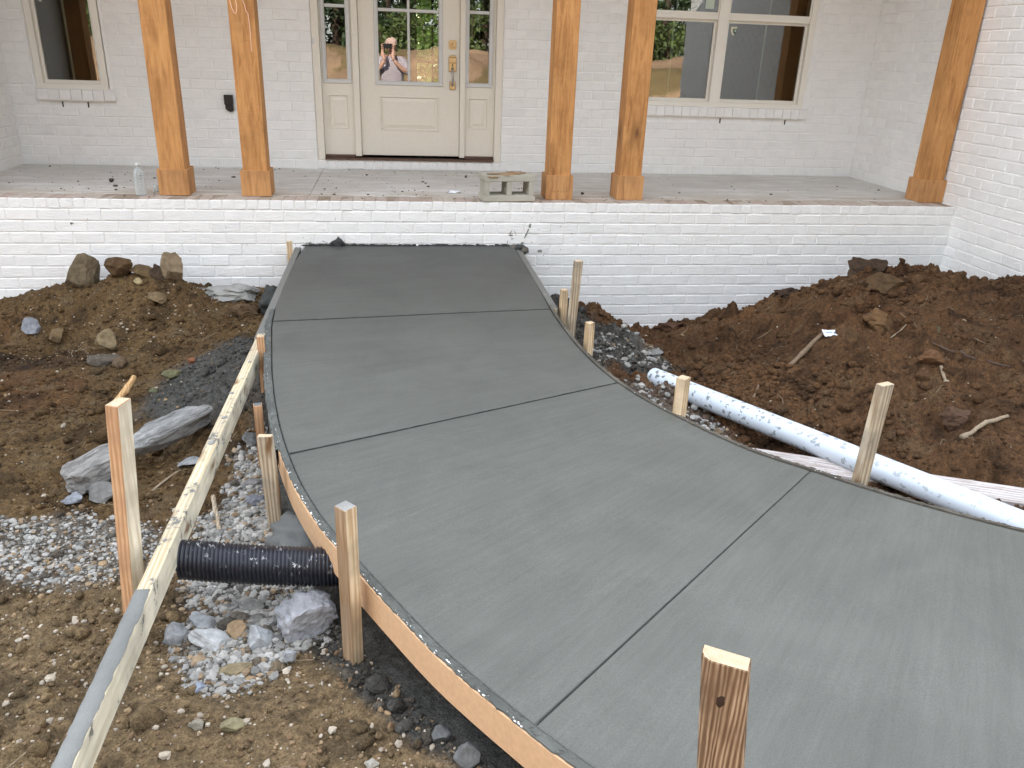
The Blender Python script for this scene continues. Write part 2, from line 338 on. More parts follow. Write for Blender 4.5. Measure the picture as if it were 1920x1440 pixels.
# ================================================================== GROUND
G=[(-0.31,-0.12,-0.817),(-0.09,-0.12,-0.716),(0.13,-0.12,-0.653),(0.30,-0.12,-0.578),(0.46,-0.12,-0.537),(0.72,-0.35,-0.428),(0.92,-0.35,-0.429),(1.12,-0.35,-0.430),(0.58,-0.00,-0.629),(0.80,0.00,-0.630),(1.01,0.00,-0.632),(1.29,-0.10,-0.637),(1.66,-0.10,-0.639),(0.24,-0.44,-0.720),(0.64,-0.64,-0.660),(1.10,-0.65,-0.660),(1.52,-0.61,-0.680),(0.16,-0.74,-0.760),(0.57,-0.86,-0.760),(0.03,-0.57,-1.040),(0.44,-0.62,-1.030),(0.65,-0.64,-0.990),(1.02,-0.92,-0.780),(1.32,-1.22,-0.740),(1.64,-1.44,-0.600),(1.66,-1.86,-0.620),(1.32,-1.61,-0.780),(0.58,-1.79,-0.800),(0.91,-1.86,-0.780),(0.95,-2.35,-0.740),(1.35,-2.21,-0.740),(1.60,-2.44,-0.720),(1.13,-2.81,-0.700),(1.40,-3.06,-0.680),(1.25,-3.29,-0.660),(1.48,-3.52,-0.640),(1.43,-3.79,-0.620),(1.65,-3.93,-0.620),(1.69,-4.23,-0.600),(1.94,-4.06,-0.620),(2.06,-3.94,-0.630),(2.29,-3.98,-0.630),(2.13,-4.28,-0.600),(2.39,-4.31,-0.600),(2.52,-4.14,-0.600),(2.65,-4.42,-0.560),(2.77,-4.47,-0.540),(1.88,-2.81,-0.660),(1.92,-2.47,-0.580),(2.06,-3.14,-0.620),(1.99,-3.60,-0.680),(2.17,-3.64,-0.660),(2.34,-3.68,-0.620),(2.39,-3.87,-0.640),(1.94,-3.75,-0.660),(1.67,-2.97,-0.680),(2.24,-3.33,-0.570),(1.95,-1.98,-0.520),(0.66,-2.68,-0.680),(1.33,-4.02,-0.600),(-0.03,-1.29,-0.750),(3.91,-0.15,-0.754),(4.19,-0.12,-0.839),(4.40,-0.10,-0.992),(4.53,-0.12,-1.063),(4.72,-0.12,-0.959),(5.01,-0.12,-0.866),(5.44,-0.12,-0.782),(5.55,-0.55,-0.568),(5.78,-0.55,-0.473),(6.02,-0.55,-0.410),(6.31,-0.55,-0.366),(6.54,-0.55,-0.412),(5.87,0.00,-0.819),(6.42,0.00,-0.756),(6.80,0.00,-0.759),(6.68,-0.55,-0.519),(6.85,-0.60,-0.551),(6.77,-0.90,-0.381),(7.04,-0.90,-0.363),(7.37,-0.90,-0.337),(7.73,-1.20,-0.332),(4.07,-0.87,-0.780),(3.88,-0.87,-0.700),(4.32,-0.71,-0.920),(4.25,-1.17,-0.860),(3.88,-1.90,-0.660),(4.64,-0.89,-0.820),(4.93,-1.07,-0.720),(4.15,-2.21,-0.720),(5.06,-1.53,-0.560),(5.54,-1.56,-0.420),(6.02,-1.63,-0.400),(6.26,-1.77,-0.360),(4.66,-2.04,-0.620),(4.55,-1.58,-0.740),(4.99,-2.25,-0.540),(5.33,-2.42,-0.480),(5.62,-2.53,-0.440),(4.52,-2.39,-0.740),(4.66,-2.71,-0.730),(5.01,-2.71,-0.570),(5.18,-3.02,-0.480),(5.32,-3.06,-0.600),(5.08,-3.08,-0.740),(5.19,-3.26,-0.740),(5.49,-3.25,-0.450),(5.14,-3.67,-0.550),(5.00,-4.60,-0.600),(6.50,-4.00,-0.550),(8.00,-3.00,-0.500),(4.00,-5.60,-0.620),(2.50,-6.00,-0.600),(0.00,-6.00,-0.600),(-2.00,-5.00,-0.620),(-2.00,-2.50,-0.700),(-2.00,0.00,-0.600),(7.00,-6.00,-0.600),(3.00,-1.00,-0.600),(2.70,-2.50,-0.600),(3.20,-3.60,-0.600)]
GA = np.array(G)
def _fit():
    P = GA[:, :2]; A = np.linalg.norm(P[:, None]-P[None], axis=2); A[np.diag_indices(len(P))] = -.04; n = len(P)
    Mx = np.zeros((n+1, n+1)); Mx[:n, :n] = A; Mx[:n, n] = 1; Mx[n, :n] = 1; return np.linalg.solve(Mx, np.r_[GA[:, 2], 0])
WG = _fit()
def hbase(x, y):
    z = np.full(np.shape(x), WG[-1])
    for (gx, gy, _), w_ in zip(G, WG[:-1]): z = z+w_*np.sqrt((x-gx)**2+(y-gy)**2)
    return z
CC = (6.21, -1.54)
# slab outlines (outer = left, inner = right), traced in the ground plane
OUT = [(1.975, 0), (1.945, -.5), (1.94, -1.0), (1.942, -1.4), (1.965, -1.75), (2.005, -2.07), (2.052, -2.42), (2.100, -2.71), (2.150, -2.962), (2.205, -3.184), (2.27, -3.40), (2.35, -3.608), (2.43, -3.77), (2.507, -3.917), (2.609, -4.10), (2.70, -4.26), (2.79, -4.39), (2.89, -4.525)]
INN = [(3.495, 0), (3.498, -.86), (3.49, -1.4), (3.487, -1.62), (3.495, -1.9), (3.512, -2.15), (3.545, -2.40), (3.593, -2.615), (3.65, -2.78), (3.71, -2.91), (3.83, -3.137), (3.922, -3.284), (4.008, -3.38), (4.095, -3.458)]
def arc(R, a0, a1, n): return [(CC[0]+R*math.cos(a), CC[1]+R*math.sin(a)) for a in np.linspace(a0, a1, n)]
OUT += arc(4.475, rad(223.5), rad(268), 12); INN += arc(2.86, rad(224.5), rad(268), 12)
def resample(P, n=900):
    P = np.array(P, float); d = np.r_[0, np.cumsum(np.linalg.norm(np.diff(P, axis=0), axis=1))]; t = np.linspace(0, d[-1], n)
    Q = np.stack([np.interp(t, d, P[:, 0]), np.interp(t, d, P[:, 1])], 1)
    k = 31; ker = np.hanning(k+2)[1:-1]; ker /= ker.sum()
    for j in range(2):
        e = np.r_[2*Q[0, j]-Q[1:k//2+1, j][::-1], Q[:, j], 2*Q[-1, j]-Q[-k//2:-1, j][::-1]]; Q[:, j] = np.convolve(e, ker, 'valid')[:n]
    return Q, t
OQ, OT = resample(OUT); IQ, IT = resample(INN)
def near_t(Q, T, p): return T[np.argmin(((Q-np.array(p))**2).sum(1))]
KO = [0, near_t(OQ, OT, (1.958, -1.68)), near_t(OQ, OT, (2.205, -3.184)), near_t(OQ, OT, (2.89, -4.525)), near_t(OQ, OT, arc(4.475, rad(243.5), 0, 1)[0]), OT[-1]]
KI = [0, near_t(IQ, IT, (3.49, -1.52)), near_t(IQ, IT, (3.59, -2.615)), near_t(IQ, IT, (4.095, -3.458)), near_t(IQ, IT, arc(2.86, rad(243.5), 0, 1)[0]), IT[-1]]
def side(Q, T, K, s):
    t = np.interp(s, range(len(K)), K); return np.stack([np.interp(t, T, Q[:, 0]), np.interp(t, T, Q[:, 1])], -1)
def zs(x, y): return -.322+.01*y
def slab_dist(x, y):
    """signed distance outside the slab strip (negative inside), coarse"""
    sh = np.shape(x); p = np.stack([np.ravel(x), np.ravel(y)], 1)
    o, i = OQ[::12], IQ[::12]
    do = np.full(len(p), 9.); so = np.zeros(len(p)); di = np.full(len(p), 9.); si = np.zeros(len(p))
    for A, dd, ss, sg in ((o, do, so, 1), (i, di, si, -1)):
        for k in range(len(A)-1):
            a, b = A[k], A[k+1]; ab = b-a; t = np.clip(((p-a)@ab)/(ab@ab), 0, 1); q = p-a-t[:, None]*ab; d = np.hypot(q[:, 0], q[:, 1])
            m = d < dd; dd[m] = d[m]; cr = (ab[0]*q[:, 1]-ab[1]*q[:, 0])*sg; ss[m] = np.sign(cr[m])
    # travelling toward -Y, outside of the outer edge is on the right hand side (cr<0), outside of inner edge on the left
    d = np.where((so > 0) & (si > 0), -np.minimum(do, di), np.where(so <= 0, do, di))
    return d.reshape(sh)
def detail(x, y):
    right = sstep(3.3, 4.2, x)
    rim = sstep(-.02, .14, slab_dist(x, y))
    big = (fbm(x*2.3, y*2.3, 4, 3)-.5)*.11
    d1, i1 = worley(x*5+fbm(x*4, y*4, 2, 8), y*5, 21); d2, i2 = worley(x*12+fbm(x*9, y*9, 2, 9), y*12, 31); d3, i3 = worley(x*27, y*27, 41); d4, i4 = worley(x*60, y*60, 51)
    l1 = np.clip(.62-d1, 0, 1)*i1*(.085+.07*right); l2 = np.clip(.6-d2, 0, 1)*i2*(.045+.03*right); l3 = np.clip(.6-d3, 0, 1)*i3*.034; l4 = np.clip(.6-d4, 0, 1)*i4*.017
    rough = (fbm(x*22, y*22, 4, 12, .62)-.5)*.034; crack = np.abs(fbm(x*9, y*9, 4, 14)-.5)*2; rough = rough-.016*sstep(.09, .0, crack)
    patch = sstep(.42, .60, fbm(x*1.7+4, y*1.7, 3, 77))
    smooth_l = sstep(.95, .5, np.abs(x-.35)/.9)*sstep(.5, .2, np.abs(y+.85))      # scraped trench wall on the left
    k = (.45+.75*patch)*(1-.75*smooth_l)
    z = big*rim*(.55+.65*right)+(l1*(.35+1.0*right)+l2*(.7+.5*right)+l3+l4)*k+rough*(.5+.6*right)*(1-.6*smooth_l)
    return z*(.25+.75*rim)
def ground_h(x, y):
    x = np.asarray(x, float); y = np.asarray(y, float)
    far = sstep(-6.5, -9, y); hb = hbase(np.clip(x, -2.2, 8.2), np.clip(y, -6, .02))
    back = -.75+1.55*sstep(-10, -14.5, y+1.6*fbm(x*.25, y*.25, 2, 5))+.9*(fbm(x*.35, y*.35, 4, 6)-.5)*sstep(-8, -13, y)+.25*(fbm(x*1.6, y*1.6, 3, 7)-.5)-.9*sstep(-17, -30, y)
    base = hb*(1-far)+back*far
    return base
zin = None
GX = np.r_[-70, -45, -30, -20, -14, np.arange(-10, -2, .5), np.arange(-2, -.7, .1), np.arange(-.7, 7.1, .0095), np.arange(7.2, 10, .2), np.arange(10, 20, .5), 25, 35, 50, 80]
GY = np.r_[-120, -90, -60, -45, -36, np.arange(-30, -18, 1.0), np.arange(-18, -8, .16), np.arange(-8, -5.6, .1), np.arange(-5.55, -4.75, .03), np.arange(-4.75, .05, .0095), .3, 1, 3, 6, 10, 16, 25, 40, 70]
X, Y = np.meshgrid(GX, GY)
H = ground_h(X, Y)
inn = (X > -.75) & (X < 7.15) & (Y > -5.6) & (Y < .08)
sd_ = np.full(X.shape, 5.0); sd_[inn] = slab_dist(X[inn], Y[inn])
dt = np.zeros(X.shape); dt[inn] = detail(X[inn], Y[inn]); H = H+dt
def seg_carve(H, p0, p1, r, drop):
    ax, ay = p1[0]-p0[0], p1[1]-p0[1]; t = np.clip(((X-p0[0])*ax+(Y-p0[1])*ay)/(ax*ax+ay*ay), 0, 1); d = np.hypot(X-p0[0]-t*ax, Y-p0[1]-t*ay)
    return np.where(d < r, np.minimum(H, p0[2]+t*(p1[2]-p0[2])-drop+.10*sstep(r*.5, r, d)), H)
H = seg_carve(H, (4.03, -1.70, -.675), (5.16, -4.13, -.520), .10, .06); H = seg_carve(H, (4.0, -2.65, -.668), (5.8, -3.6, -.598), .12, .03)
H = np.where((sd_ < .06) & inn, np.minimum(H, -.52), H); H = np.where((Y > .08), -.85, H)
# dark wet soil / gravel dust / brown zones and hollow shade in vertex colour
def blob(x, y, cx, cy, rx, ry, a=0, n=.35):
    ca, sa = math.cos(a), math.sin(a); u = ((x-cx)*ca+(y-cy)*sa)/rx; v = (-(x-cx)*sa+(y-cy)*ca)/ry
    return sstep(1.15, .75, np.sqrt(u*u+v*v)+(fbm(x*6, y*6, 4, 61)-.5)*2*n)
def soil_color(x, y, sdist):
    f = fbm(x*2.2, y*2.2, 4, 91); f2 = fbm(x*9, y*9, 4, 95); f3 = fbm(x*30, y*30, 3, 99)
    right = sstep(3.0, 4.0, x)[..., None]
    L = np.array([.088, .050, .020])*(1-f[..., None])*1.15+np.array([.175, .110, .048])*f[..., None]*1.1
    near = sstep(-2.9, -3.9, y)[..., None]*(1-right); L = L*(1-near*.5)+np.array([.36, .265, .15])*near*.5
    R = np.array([.068, .034, .015])*(1-f[..., None])*1.1+np.array([.158, .082, .036])*f[..., None]*1.2
    c = L*(1-right)+R*right
    red = sstep(.62, .74, fbm(x*1.3+9, y*1.3, 3, 103))[..., None]; c = c*(1-red*.5)+np.array([.12, .052, .02])*red*.5
    tan = sstep(.60, .72, f2)[..., None]; c = c*(1-tan*.45)+np.array([.17, .125, .07])*tan*.45*(1-.45*right)+c*tan*.45*.45*right
    ho = blob(x, y, .25, -1.02, .62, .17, .08, .2)[..., None]; c = c*(1-ho*.8)+np.array([.055, .030, .014])*ho*.8  # scraped hollow: darker moist soil, with the bank's shade painted in
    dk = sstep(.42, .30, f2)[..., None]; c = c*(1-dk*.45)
    g = np.maximum.reduce([blob(x, y, 1.62, -1.72, .36, .62, .3), blob(x, y, 3.80, -.80, .46, 1.0, .25), blob(x, y, 2.12, -3.3, .22, .45, .2), blob(x, y, 2.61, -4.19, .09, .5, .65), sstep(.16, .05, sdist+.05*(f2-.5))*.9])[..., None]
    c = c*(1-g)+(np.array([.088, .085, .076])*(.7+.7*f3[..., None]))*g
    gz = np.maximum.reduce([gzA(x, y), gzB(x, y)*.8, gzC(x, y)*.5])[..., None]; c = c*(1-gz*.75)+np.array([.21, .20, .18])*(.5+.9*f3[..., None])*gz*.75
    return c
def gzA(x, y): return blob(x, y, 2.12, -3.32, .23, .76, .05, .42)
def gzB(x, y): return np.maximum(blob(x, y, 1.45, -3.28, .36, .26, -.35, .3), blob(x, y, 1.02, -3.05, .25, .08, -.2, .3))
def gzC(x, y): return np.maximum(blob(x, y, 4.1, -1.15, .24, .42, -.5, .3), blob(x, y, 3.95, -2.3, .3, .5, .3, .2))
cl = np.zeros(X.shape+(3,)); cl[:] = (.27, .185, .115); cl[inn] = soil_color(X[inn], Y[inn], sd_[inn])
bk = (Y < -5.6); cl[bk] = np.array([.50, .32, .20])*(.35+1.1*fbm(X[bk]*.9, Y[bk]*.9, 5, 8, .65))[:, None]*np.where(fbm(X[bk]*.5, Y[bk]*.5+3, 4, 18)[:, None] > .56, np.array([.6, .66, .5]), 1.0)
ny, nx = X.shape; idx = np.arange(ny*nx).reshape(ny, nx)
fc = np.stack([idx[:-1, :-1], idx[:-1, 1:], idx[1:, 1:], idx[1:, :-1]], -1).reshape(-1, 4)
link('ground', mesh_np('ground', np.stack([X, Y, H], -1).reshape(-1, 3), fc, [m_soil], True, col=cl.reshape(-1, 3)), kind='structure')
xi0 = np.searchsorted(GX, -.7); GXs = GX; GYs = GY
def gh(x, y):
    """height of the finished ground (bilinear from the grid)"""
    x = np.asarray(x, float); y = np.asarray(y, float)
    i = np.clip(np.searchsorted(GXs, x)-1, 0, len(GXs)-2); j = np.clip(np.searchsorted(GYs, y)-1, 0, len(GYs)-2)
    u = (x-GXs[i])/(GXs[i+1]-GXs[i]); v = (y-GYs[j])/(GYs[j+1]-GYs[j])
    return H[j, i]*(1-u)*(1-v)+H[j, i+1]*u*(1-v)+H[j+1, i]*(1-u)*v+H[j+1, i+1]*u*v

# ------------------------------------------------------------------ rocks, gravel, clods
def ico(sub):
    bm = bmesh.new(); bmesh.ops.create_icosphere(bm, subdivisions=sub, radius=1.0); v = np.array([q.co[:] for q in bm.verts]); f = np.array([[q.index for q in p.verts] for p in bm.faces]); bm.free(); return v, f
IV1, IF1 = ico(1); IV2, IF2 = ico(2); IV3, IF3 = ico(3); IV4, IF4 = ico(4)
def rock_shape(V0, seed, planes=7, cut=.62, rough=.05, sc=(1, 1, 1), fr=2.2):
    r = np.random.default_rng(seed); v = V0.copy()
    for _ in range(planes):
        n = r.normal(size=3); n /= np.linalg.norm(n); d = r.uniform(cut, .95); s = v@n; over = np.clip(s-d, 0, None); v = v-over[:, None]*n*.92
    nn = fbm(v[:, 0]*fr+seed*3.1+v[:, 2]*1.7, v[:, 1]*fr+v[:, 2]*fr, 4, seed); v = v*(1+(nn-.5)[:, None]*rough*2.4)
    return v*np.array(sc)
def scatter(name, mat, N, place, sizes, V0, F0, cols, variants=14, flat=.62, sink=.25, planes=6, smooth=False, cut=.55, lim=None, rough=.08, **props):
    shapes = [rock_shape(V0, 100+i, planes, cut, rough) for i in range(variants)]
    P, sz = place(N), sizes(N); n = len(P); sz = sz[:n]
    keep = np.array([True]*n) if lim is None else lim(P, sz); P, sz = P[keep], sz[keep]; n = len(P)
    z = gh(P[:, 0], P[:, 1]); sel = rng.integers(0, variants, n); VV = []; FF = []; CCc = []
    base = cols(P, n); nv = len(V0)
    for k in range(n):
        a = rng.uniform(0, 2*PI); tl = rng.normal(0, .35, 2); ca, sa = math.cos(a), math.sin(a)
        Rz = np.array([[ca, -sa, 0], [sa, ca, 0], [0, 0, 1]]); Rx = np.array([[1, 0, 0], [0, math.cos(tl[0]), -math.sin(tl[0])], [0, math.sin(tl[0]), math.cos(tl[0])]])
        s3 = np.array([1, rng.uniform(.6, .95), rng.uniform(flat*.75, flat*1.15)])*sz[k]/2
        v = (shapes[sel[k]]*s3)@(Rx@Rz).T; v[:, 0] += P[k, 0]; v[:, 1] += P[k, 1]; v[:, 2] += z[k]+s3[2]*(1-2*sink)
        VV.append(v); FF.append(F0+k*nv); CCc.append(np.repeat(base[k][None], nv, 0))
    return link(name, mesh_np(name, np.concatenate(VV), np.concatenate(FF), [mat], smooth, col=np.concatenate(CCc)), kind='stuff', **props)
def rej(fn, box, N, tries=40):
    out = []; got = 0
    for _ in range(tries):
        p = np.stack([rng.uniform(box[0], box[1], N), rng.uniform(box[2], box[3], N)], 1); m = rng.uniform(0, 1, N) < fn(p[:, 0], p[:, 1]); q = p[m]
        q = q[slab_dist(q[:, 0], q[:, 1]) > .04]; out.append(q); got += len(q)
        if got >= N: break
    return np.concatenate(out)[:N]
def gcols(P, n):
    t = rng.uniform(0, 1, (n, 1)); c = np.array([.20, .195, .18])*(1-t)+np.array([.46, .445, .41])*t; w_ = rng.uniform(0, 1, (n, 1)) < .14; c = np.where(w_, np.array([.30, .22, .14])*(.6+.7*t), c)
    return c*rng.uniform(.75, 1.1, (n, 1))
lg = lambda md, s, lo, hi: (lambda N: np.clip(rng.lognormal(math.log(md), s, N), lo, hi))
scatter('gravel', m_gravel, 9500, lambda N: rej(lambda x, y: gzA(x, y), (1.85, 2.6, -4.1, -2.3), N), lg(.0145, .5, .005, .046), IV1, IF1, gcols)
scatter('gravel', m_gravel, 2500, lambda N: rej(lambda x, y: gzB(x, y), (.7, 1.86, -3.6, -2.85), N), lg(.012, .5, .004, .036), IV1, IF1, gcols)
scatter('gravel', m_gravel, 900, lambda N: rej(lambda x, y: gzC(x, y), (3.5, 4.7, -2.9, -.4), N), lg(.026, .4, .01, .06), IV1, IF1, gcols)
def pcols(P, n):
    t = rng.uniform(0, 1, (n, 1)); c = np.where(t < .35, np.array([.44, .38, .30]), np.where(t < .65, np.array([.30, .21, .12]), np.array([.17, .11, .06])))
    return c*rng.uniform(.7, 1.15, (n, 1))
denl = lambda x, y: np.where(x < 2.9, .10+1.4*sstep(-2.6, -3.7, y)+.5*blob(x, y, .8, -.6, .7, .4), .05)*(.4+.9*fbm(x*2.6, y*2.6, 3, 44))
scatter('pebbles', m_gravel, 12500, lambda N: rej(denl, (-.6, 7, -4.75, -.1), N), lg(.0085, .55, .0035, .036), IV1, IF1, pcols, flat=.7)
def ccols(P, n): return soil_color(P[:, 0], P[:, 1], np.full(n, 1.0))*rng.uniform(.75, 1.2, (n, 1))
dcl = lambda x, y: (.3+.7*sstep(3.2, 4.2, x))*sstep(.40, .62, fbm(x*2.1+3, y*2.1, 3, 17))+.08
m_clod = soil_mat('soil_clods')
scatter('soil_clods', m_clod, 8500, lambda N: rej(dcl, (-.6, 7, -4.7, -.08), N), lg(.020, .58, .008, .12), IV2, IF2, ccols, flat=.75, sink=.3, rough=.22, smooth=True, cut=.6)
scatter('soil_crumbs', m_clod, 24000, lambda N: rej(lambda x, y: .25+dcl(x, y), (-.6, 7, -4.7, -.06), N), lg(.010, .45, .004, .028), IV1, IF1, ccols, flat=.8, sink=.2, rough=.2)

def rock(name, label, cat, x, y, w_, h_, d_=None, col=(.3, .22, .13), rotz=0., tilt=0., roll=0., seed=1, sink=.2, planes=14, cut=.42, rough=.14, z=None, V0=IV3, F0=IF3, mat=None, group=None, fr=2.2, smooth=False):
    d_ = d_ or w_*.75; v = rock_shape(V0, seed, planes, cut, rough, fr=fr); v = v*(1+(fbm(v[:, 0]*9+seed*2.3+v[:, 2]*6, v[:, 1]*9+v[:, 2]*7, 4, seed+40, .65)-.5)[:, None]*(.16 if len(V0) > 1000 else .10)); v = v/(v.max(0)-v.min(0))*np.array([w_, d_, h_])
    me = mesh_np(name, v, F0, [mat or stone_mat(name+'_stone_%d' % seed, col)], smooth); zz = float(gh(x, y)) if z is None else z
    o = link(name, me, None, (x, y, zz+h_*(.5-sink)), (roll, tilt, rotz), label=label, category=cat)
    if group: o['group'] = group
    return o
dkz = lambda x, y: np.maximum.reduce([blob(x, y, 1.62, -1.72, .36, .62, .3)*.08, blob(x, y, 3.78, -.95, .42, .75, .25), blob(x, y, 2.2, -3.4, .18, .4, .2)*.5, blob(x, y, 2.62, -4.20, .075, .5, .65)])
def dcols(P, n): return np.array([[.080, .070, .056]])*rng.uniform(.6, 1.9, (n, 1))
scatter('dark_clods', m_clod, 3800, lambda N: rej(dkz, (1.2, 4.4, -4.8, -.06), N), lg(.0125, .5, .005, .045), IV2, IF2, dcols, flat=.8, sink=.3, rough=.3, smooth=False, cut=.55)

# ================================================================== WALKWAY
def shade_joint(k, w_, off, dz=0., mt=None):  # dark strip along a slab joint; groove shade put into its colour
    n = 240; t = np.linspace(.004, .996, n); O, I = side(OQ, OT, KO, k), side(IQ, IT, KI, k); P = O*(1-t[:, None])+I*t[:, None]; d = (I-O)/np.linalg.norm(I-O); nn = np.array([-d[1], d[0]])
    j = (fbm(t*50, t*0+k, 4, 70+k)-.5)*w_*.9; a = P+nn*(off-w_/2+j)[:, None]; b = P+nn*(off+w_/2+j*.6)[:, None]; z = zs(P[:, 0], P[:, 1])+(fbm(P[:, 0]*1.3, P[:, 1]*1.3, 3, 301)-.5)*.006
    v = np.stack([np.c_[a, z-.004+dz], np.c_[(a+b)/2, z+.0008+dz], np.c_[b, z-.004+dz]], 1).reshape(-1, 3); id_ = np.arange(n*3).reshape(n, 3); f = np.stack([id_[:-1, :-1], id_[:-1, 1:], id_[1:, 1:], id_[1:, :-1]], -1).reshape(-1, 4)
    link('joint_shade', mesh_np('joint_shade', v, f, [mt or plain('joint_shade', (.022, .024, .021), .9)], False), walk)
walk = empty('concrete_walkway', (0, 0, 0)); walk['kind'] = 'structure'
def slab_panel(k, s1):
    g = .0035; L = np.linalg.norm(side(OQ, OT, KO, k)-side(OQ, OT, KO, s1)); W = 1.55
    n = 160; e = np.array([0, .0012, .003, .008, .016, .03]); ss = np.r_[e/1.5, np.linspace(.045, 1.5-.045, n)/1.5, 1-e[::-1]/1.5]
    tt = np.r_[e/W, np.linspace(.045, W-.045, 90)/W, 1-e[::-1]/W]
    s = k+(s1-k)*ss; O = side(OQ, OT, KO, s); I = side(IQ, IT, KI, s); T, _ = np.meshgrid(tt, ss)
    P = O[:, None]*(1-T[..., None])+I[:, None]*T[..., None]
    # pull in from joints
    if k > 0 or True:
        Ds = (P[1:2]-P[0:1])
    z = zs(P[..., 0], P[..., 1])+(fbm(P[..., 0]*1.3, P[..., 1]*1.3, 3, 301)-.5)*.006
    def drop(u): return np.interp(u, [0, .003, .008, .016, .03], [-.006, -.0014, -.0004, 0, 0])
    du = T*W; z = z+np.minimum(drop(du), drop(W-du))
    sv = (ss*1.5)[:, None]; dj = lambda u: np.interp(u, [0, .0012, .008, .03], [-.008, -.0026, -.0014, 0]); j = np.minimum(dj(sv) if k > 0 else 0, dj(1.5-sv)); z = z+j+0*T
    Lout = np.interp(s, range(len(KO)), KO); uv = np.stack([T*1.52, np.repeat(Lout[:, None]*.5+np.interp(s, range(len(KI)), KI)[:, None]*.5, len(tt), 1)], -1)
    ny_, nx_ = T.shape; id_ = np.arange(ny_*nx_).reshape(ny_, nx_); f = np.stack([id_[:-1, :-1], id_[1:, :-1], id_[1:, 1:], id_[:-1, 1:]], -1).reshape(-1, 4)
    link('concrete_panel', mesh_np('concrete_panel', np.dstack([P, z]).reshape(-1, 3), f, [m_slab], True, uv=uv.reshape(-1, 2)), walk)
shade_joint(1, .011, .0); shade_joint(2, .009, .0); shade_joint(3, .013, .0, -.0055, plain('joint_floor', (.040, .042, .038), .9)); shade_joint(4, .013, .0, -.0055, m_wetcem)
for k in range(5): slab_panel(k+([0, .0036, .0032, .0018, .0016][k]), k+1-([.0036, .0032, .0018, .0016, 0][k]))
def strip(name, off0, off1, Q, T, K, sg, s0, s1, ztop, zbot, mat, parent, n=300, jag=0.0, jz=0.0, seed=0, smooth=False, off0jag=0.0, **pr):
    """ribbon solid following one slab edge, from offset off0 to off1 outside it"""
    s = np.linspace(s0, s1, n); A = side(Q, T, K, s); d = np.gradient(A, axis=0); d /= np.linalg.norm(d, axis=1)[:, None]; nrm = np.stack([d[:, 1], -d[:, 0]], 1)*sg
    t = np.cumsum(np.r_[0, np.linalg.norm(np.diff(A, axis=0), axis=1)]); j = (fbm(t*55, t*0+seed, 4, seed+3)-.5)*2*jag; zj = (fbm(t*40, t*0+seed+5, 4, seed+7)-.5)*2*jz
    j0 = (fbm(t*60, t*0+seed+2, 4, seed+13)-.5)*2*off0jag
    a = A+nrm*(off0+j0)[:, None]; b = A+nrm*(off1+j)[:, None]; mid = (a+b)/2; zb = zs(A[:, 0], A[:, 1])
    rows = [np.c_[a, zb+zbot], np.c_[a, zb+ztop+zj*.5], np.c_[mid, zb+ztop+zj+abs(jz)*.4], np.c_[b, zb+ztop+zj*.5], np.c_[b, zb+zbot]]
    v = np.stack(rows, 1).reshape(-1, 3); id_ = np.arange(n*5).reshape(n, 5); f = np.stack([id_[:-1, :-1], id_[:-1, 1:], id_[1:, 1:], id_[1:, :-1]], -1).reshape(-1, 4)
    if sg < 0: f = f[:, ::-1]
    return link(name, mesh_np(name, v, f, [mat], smooth), parent, **pr)
strip('slab_edge', -.03, -.0015, OQ, OT, KO, 1, 0, 5, -.007, -.13, m_wetcem, walk, 300)
strip('slab_edge', -.03, -.0015, IQ, IT, KI, -1, 0, 5, -.007, -.13, m_wetcem, walk, 300)
link('slab_bed', mesh_np('slab_bed', [(1.95, 0, -.36), (3.48, 0, -.36), (3.48, -1.5, -.37), (1.96, -1.5, -.37)], [(0, 3, 2, 1)], [m_dark]), walk)
sb = np.linspace(.9, 5, 80); A_, B_ = side(OQ, OT, KO, sb), side(IQ, IT, KI, sb); vb = np.concatenate([np.c_[A_, zs(A_[:, 0], A_[:, 1])-.03], np.c_[B_, zs(B_[:, 0], B_[:, 1])-.03]])
link('slab_bed', mesh_np('slab_bed', vb, [(i, i+80, i+81, i+1) for i in range(79)], [m_dark]), walk)
m_slurry = concrete('cement_slurry', (.075, .078, .072), (.14, .145, .132), .004)
m_slurryd = concrete('brown_cement_slurry', (.07, .06, .048), (.16, .145, .12), .005)
def crumbs(parent, Q, T, K, sg, s0, s1, o0, o1, n, mat, z0=.004, sz=(.003, .009), name='cement_crumbs'):
    V_, F_ = [], []; s = rng.uniform(s0, s1, n); A = side(Q, T, K, s); B = side(Q, T, K, s+.01); d = (B-A)/np.linalg.norm(B-A, axis=1)[:, None]; nrm = np.stack([d[:, 1], -d[:, 0]], 1)*sg
    for i in range(n):
        o = rng.uniform(o0, o1); p = A[i]+nrm[i]*o; r = rng.uniform(*sz); v = rock_shape(IV1, int(rng.integers(1, 40)), 4)*np.array([r, r*.8, r*.4])
        an = math.atan2(d[i][1], d[i][0]); st_ = rng.uniform(1, 3); v[:, 0] *= st_; v = v@np.array([[math.cos(an), math.sin(an), 0], [-math.sin(an), math.cos(an), 0], [0, 0, 1]])
        V_.append(v+np.array([p[0], p[1], zs(*p)+z0])); F_.append(IF1+i*len(IV1))
    link(name, mesh_np(name, np.concatenate(V_), np.concatenate(F_), [mat]), parent, kind='stuff')
m_white = plain('dried_white_cement', (.72, .73, .70), .8, .001, 90)
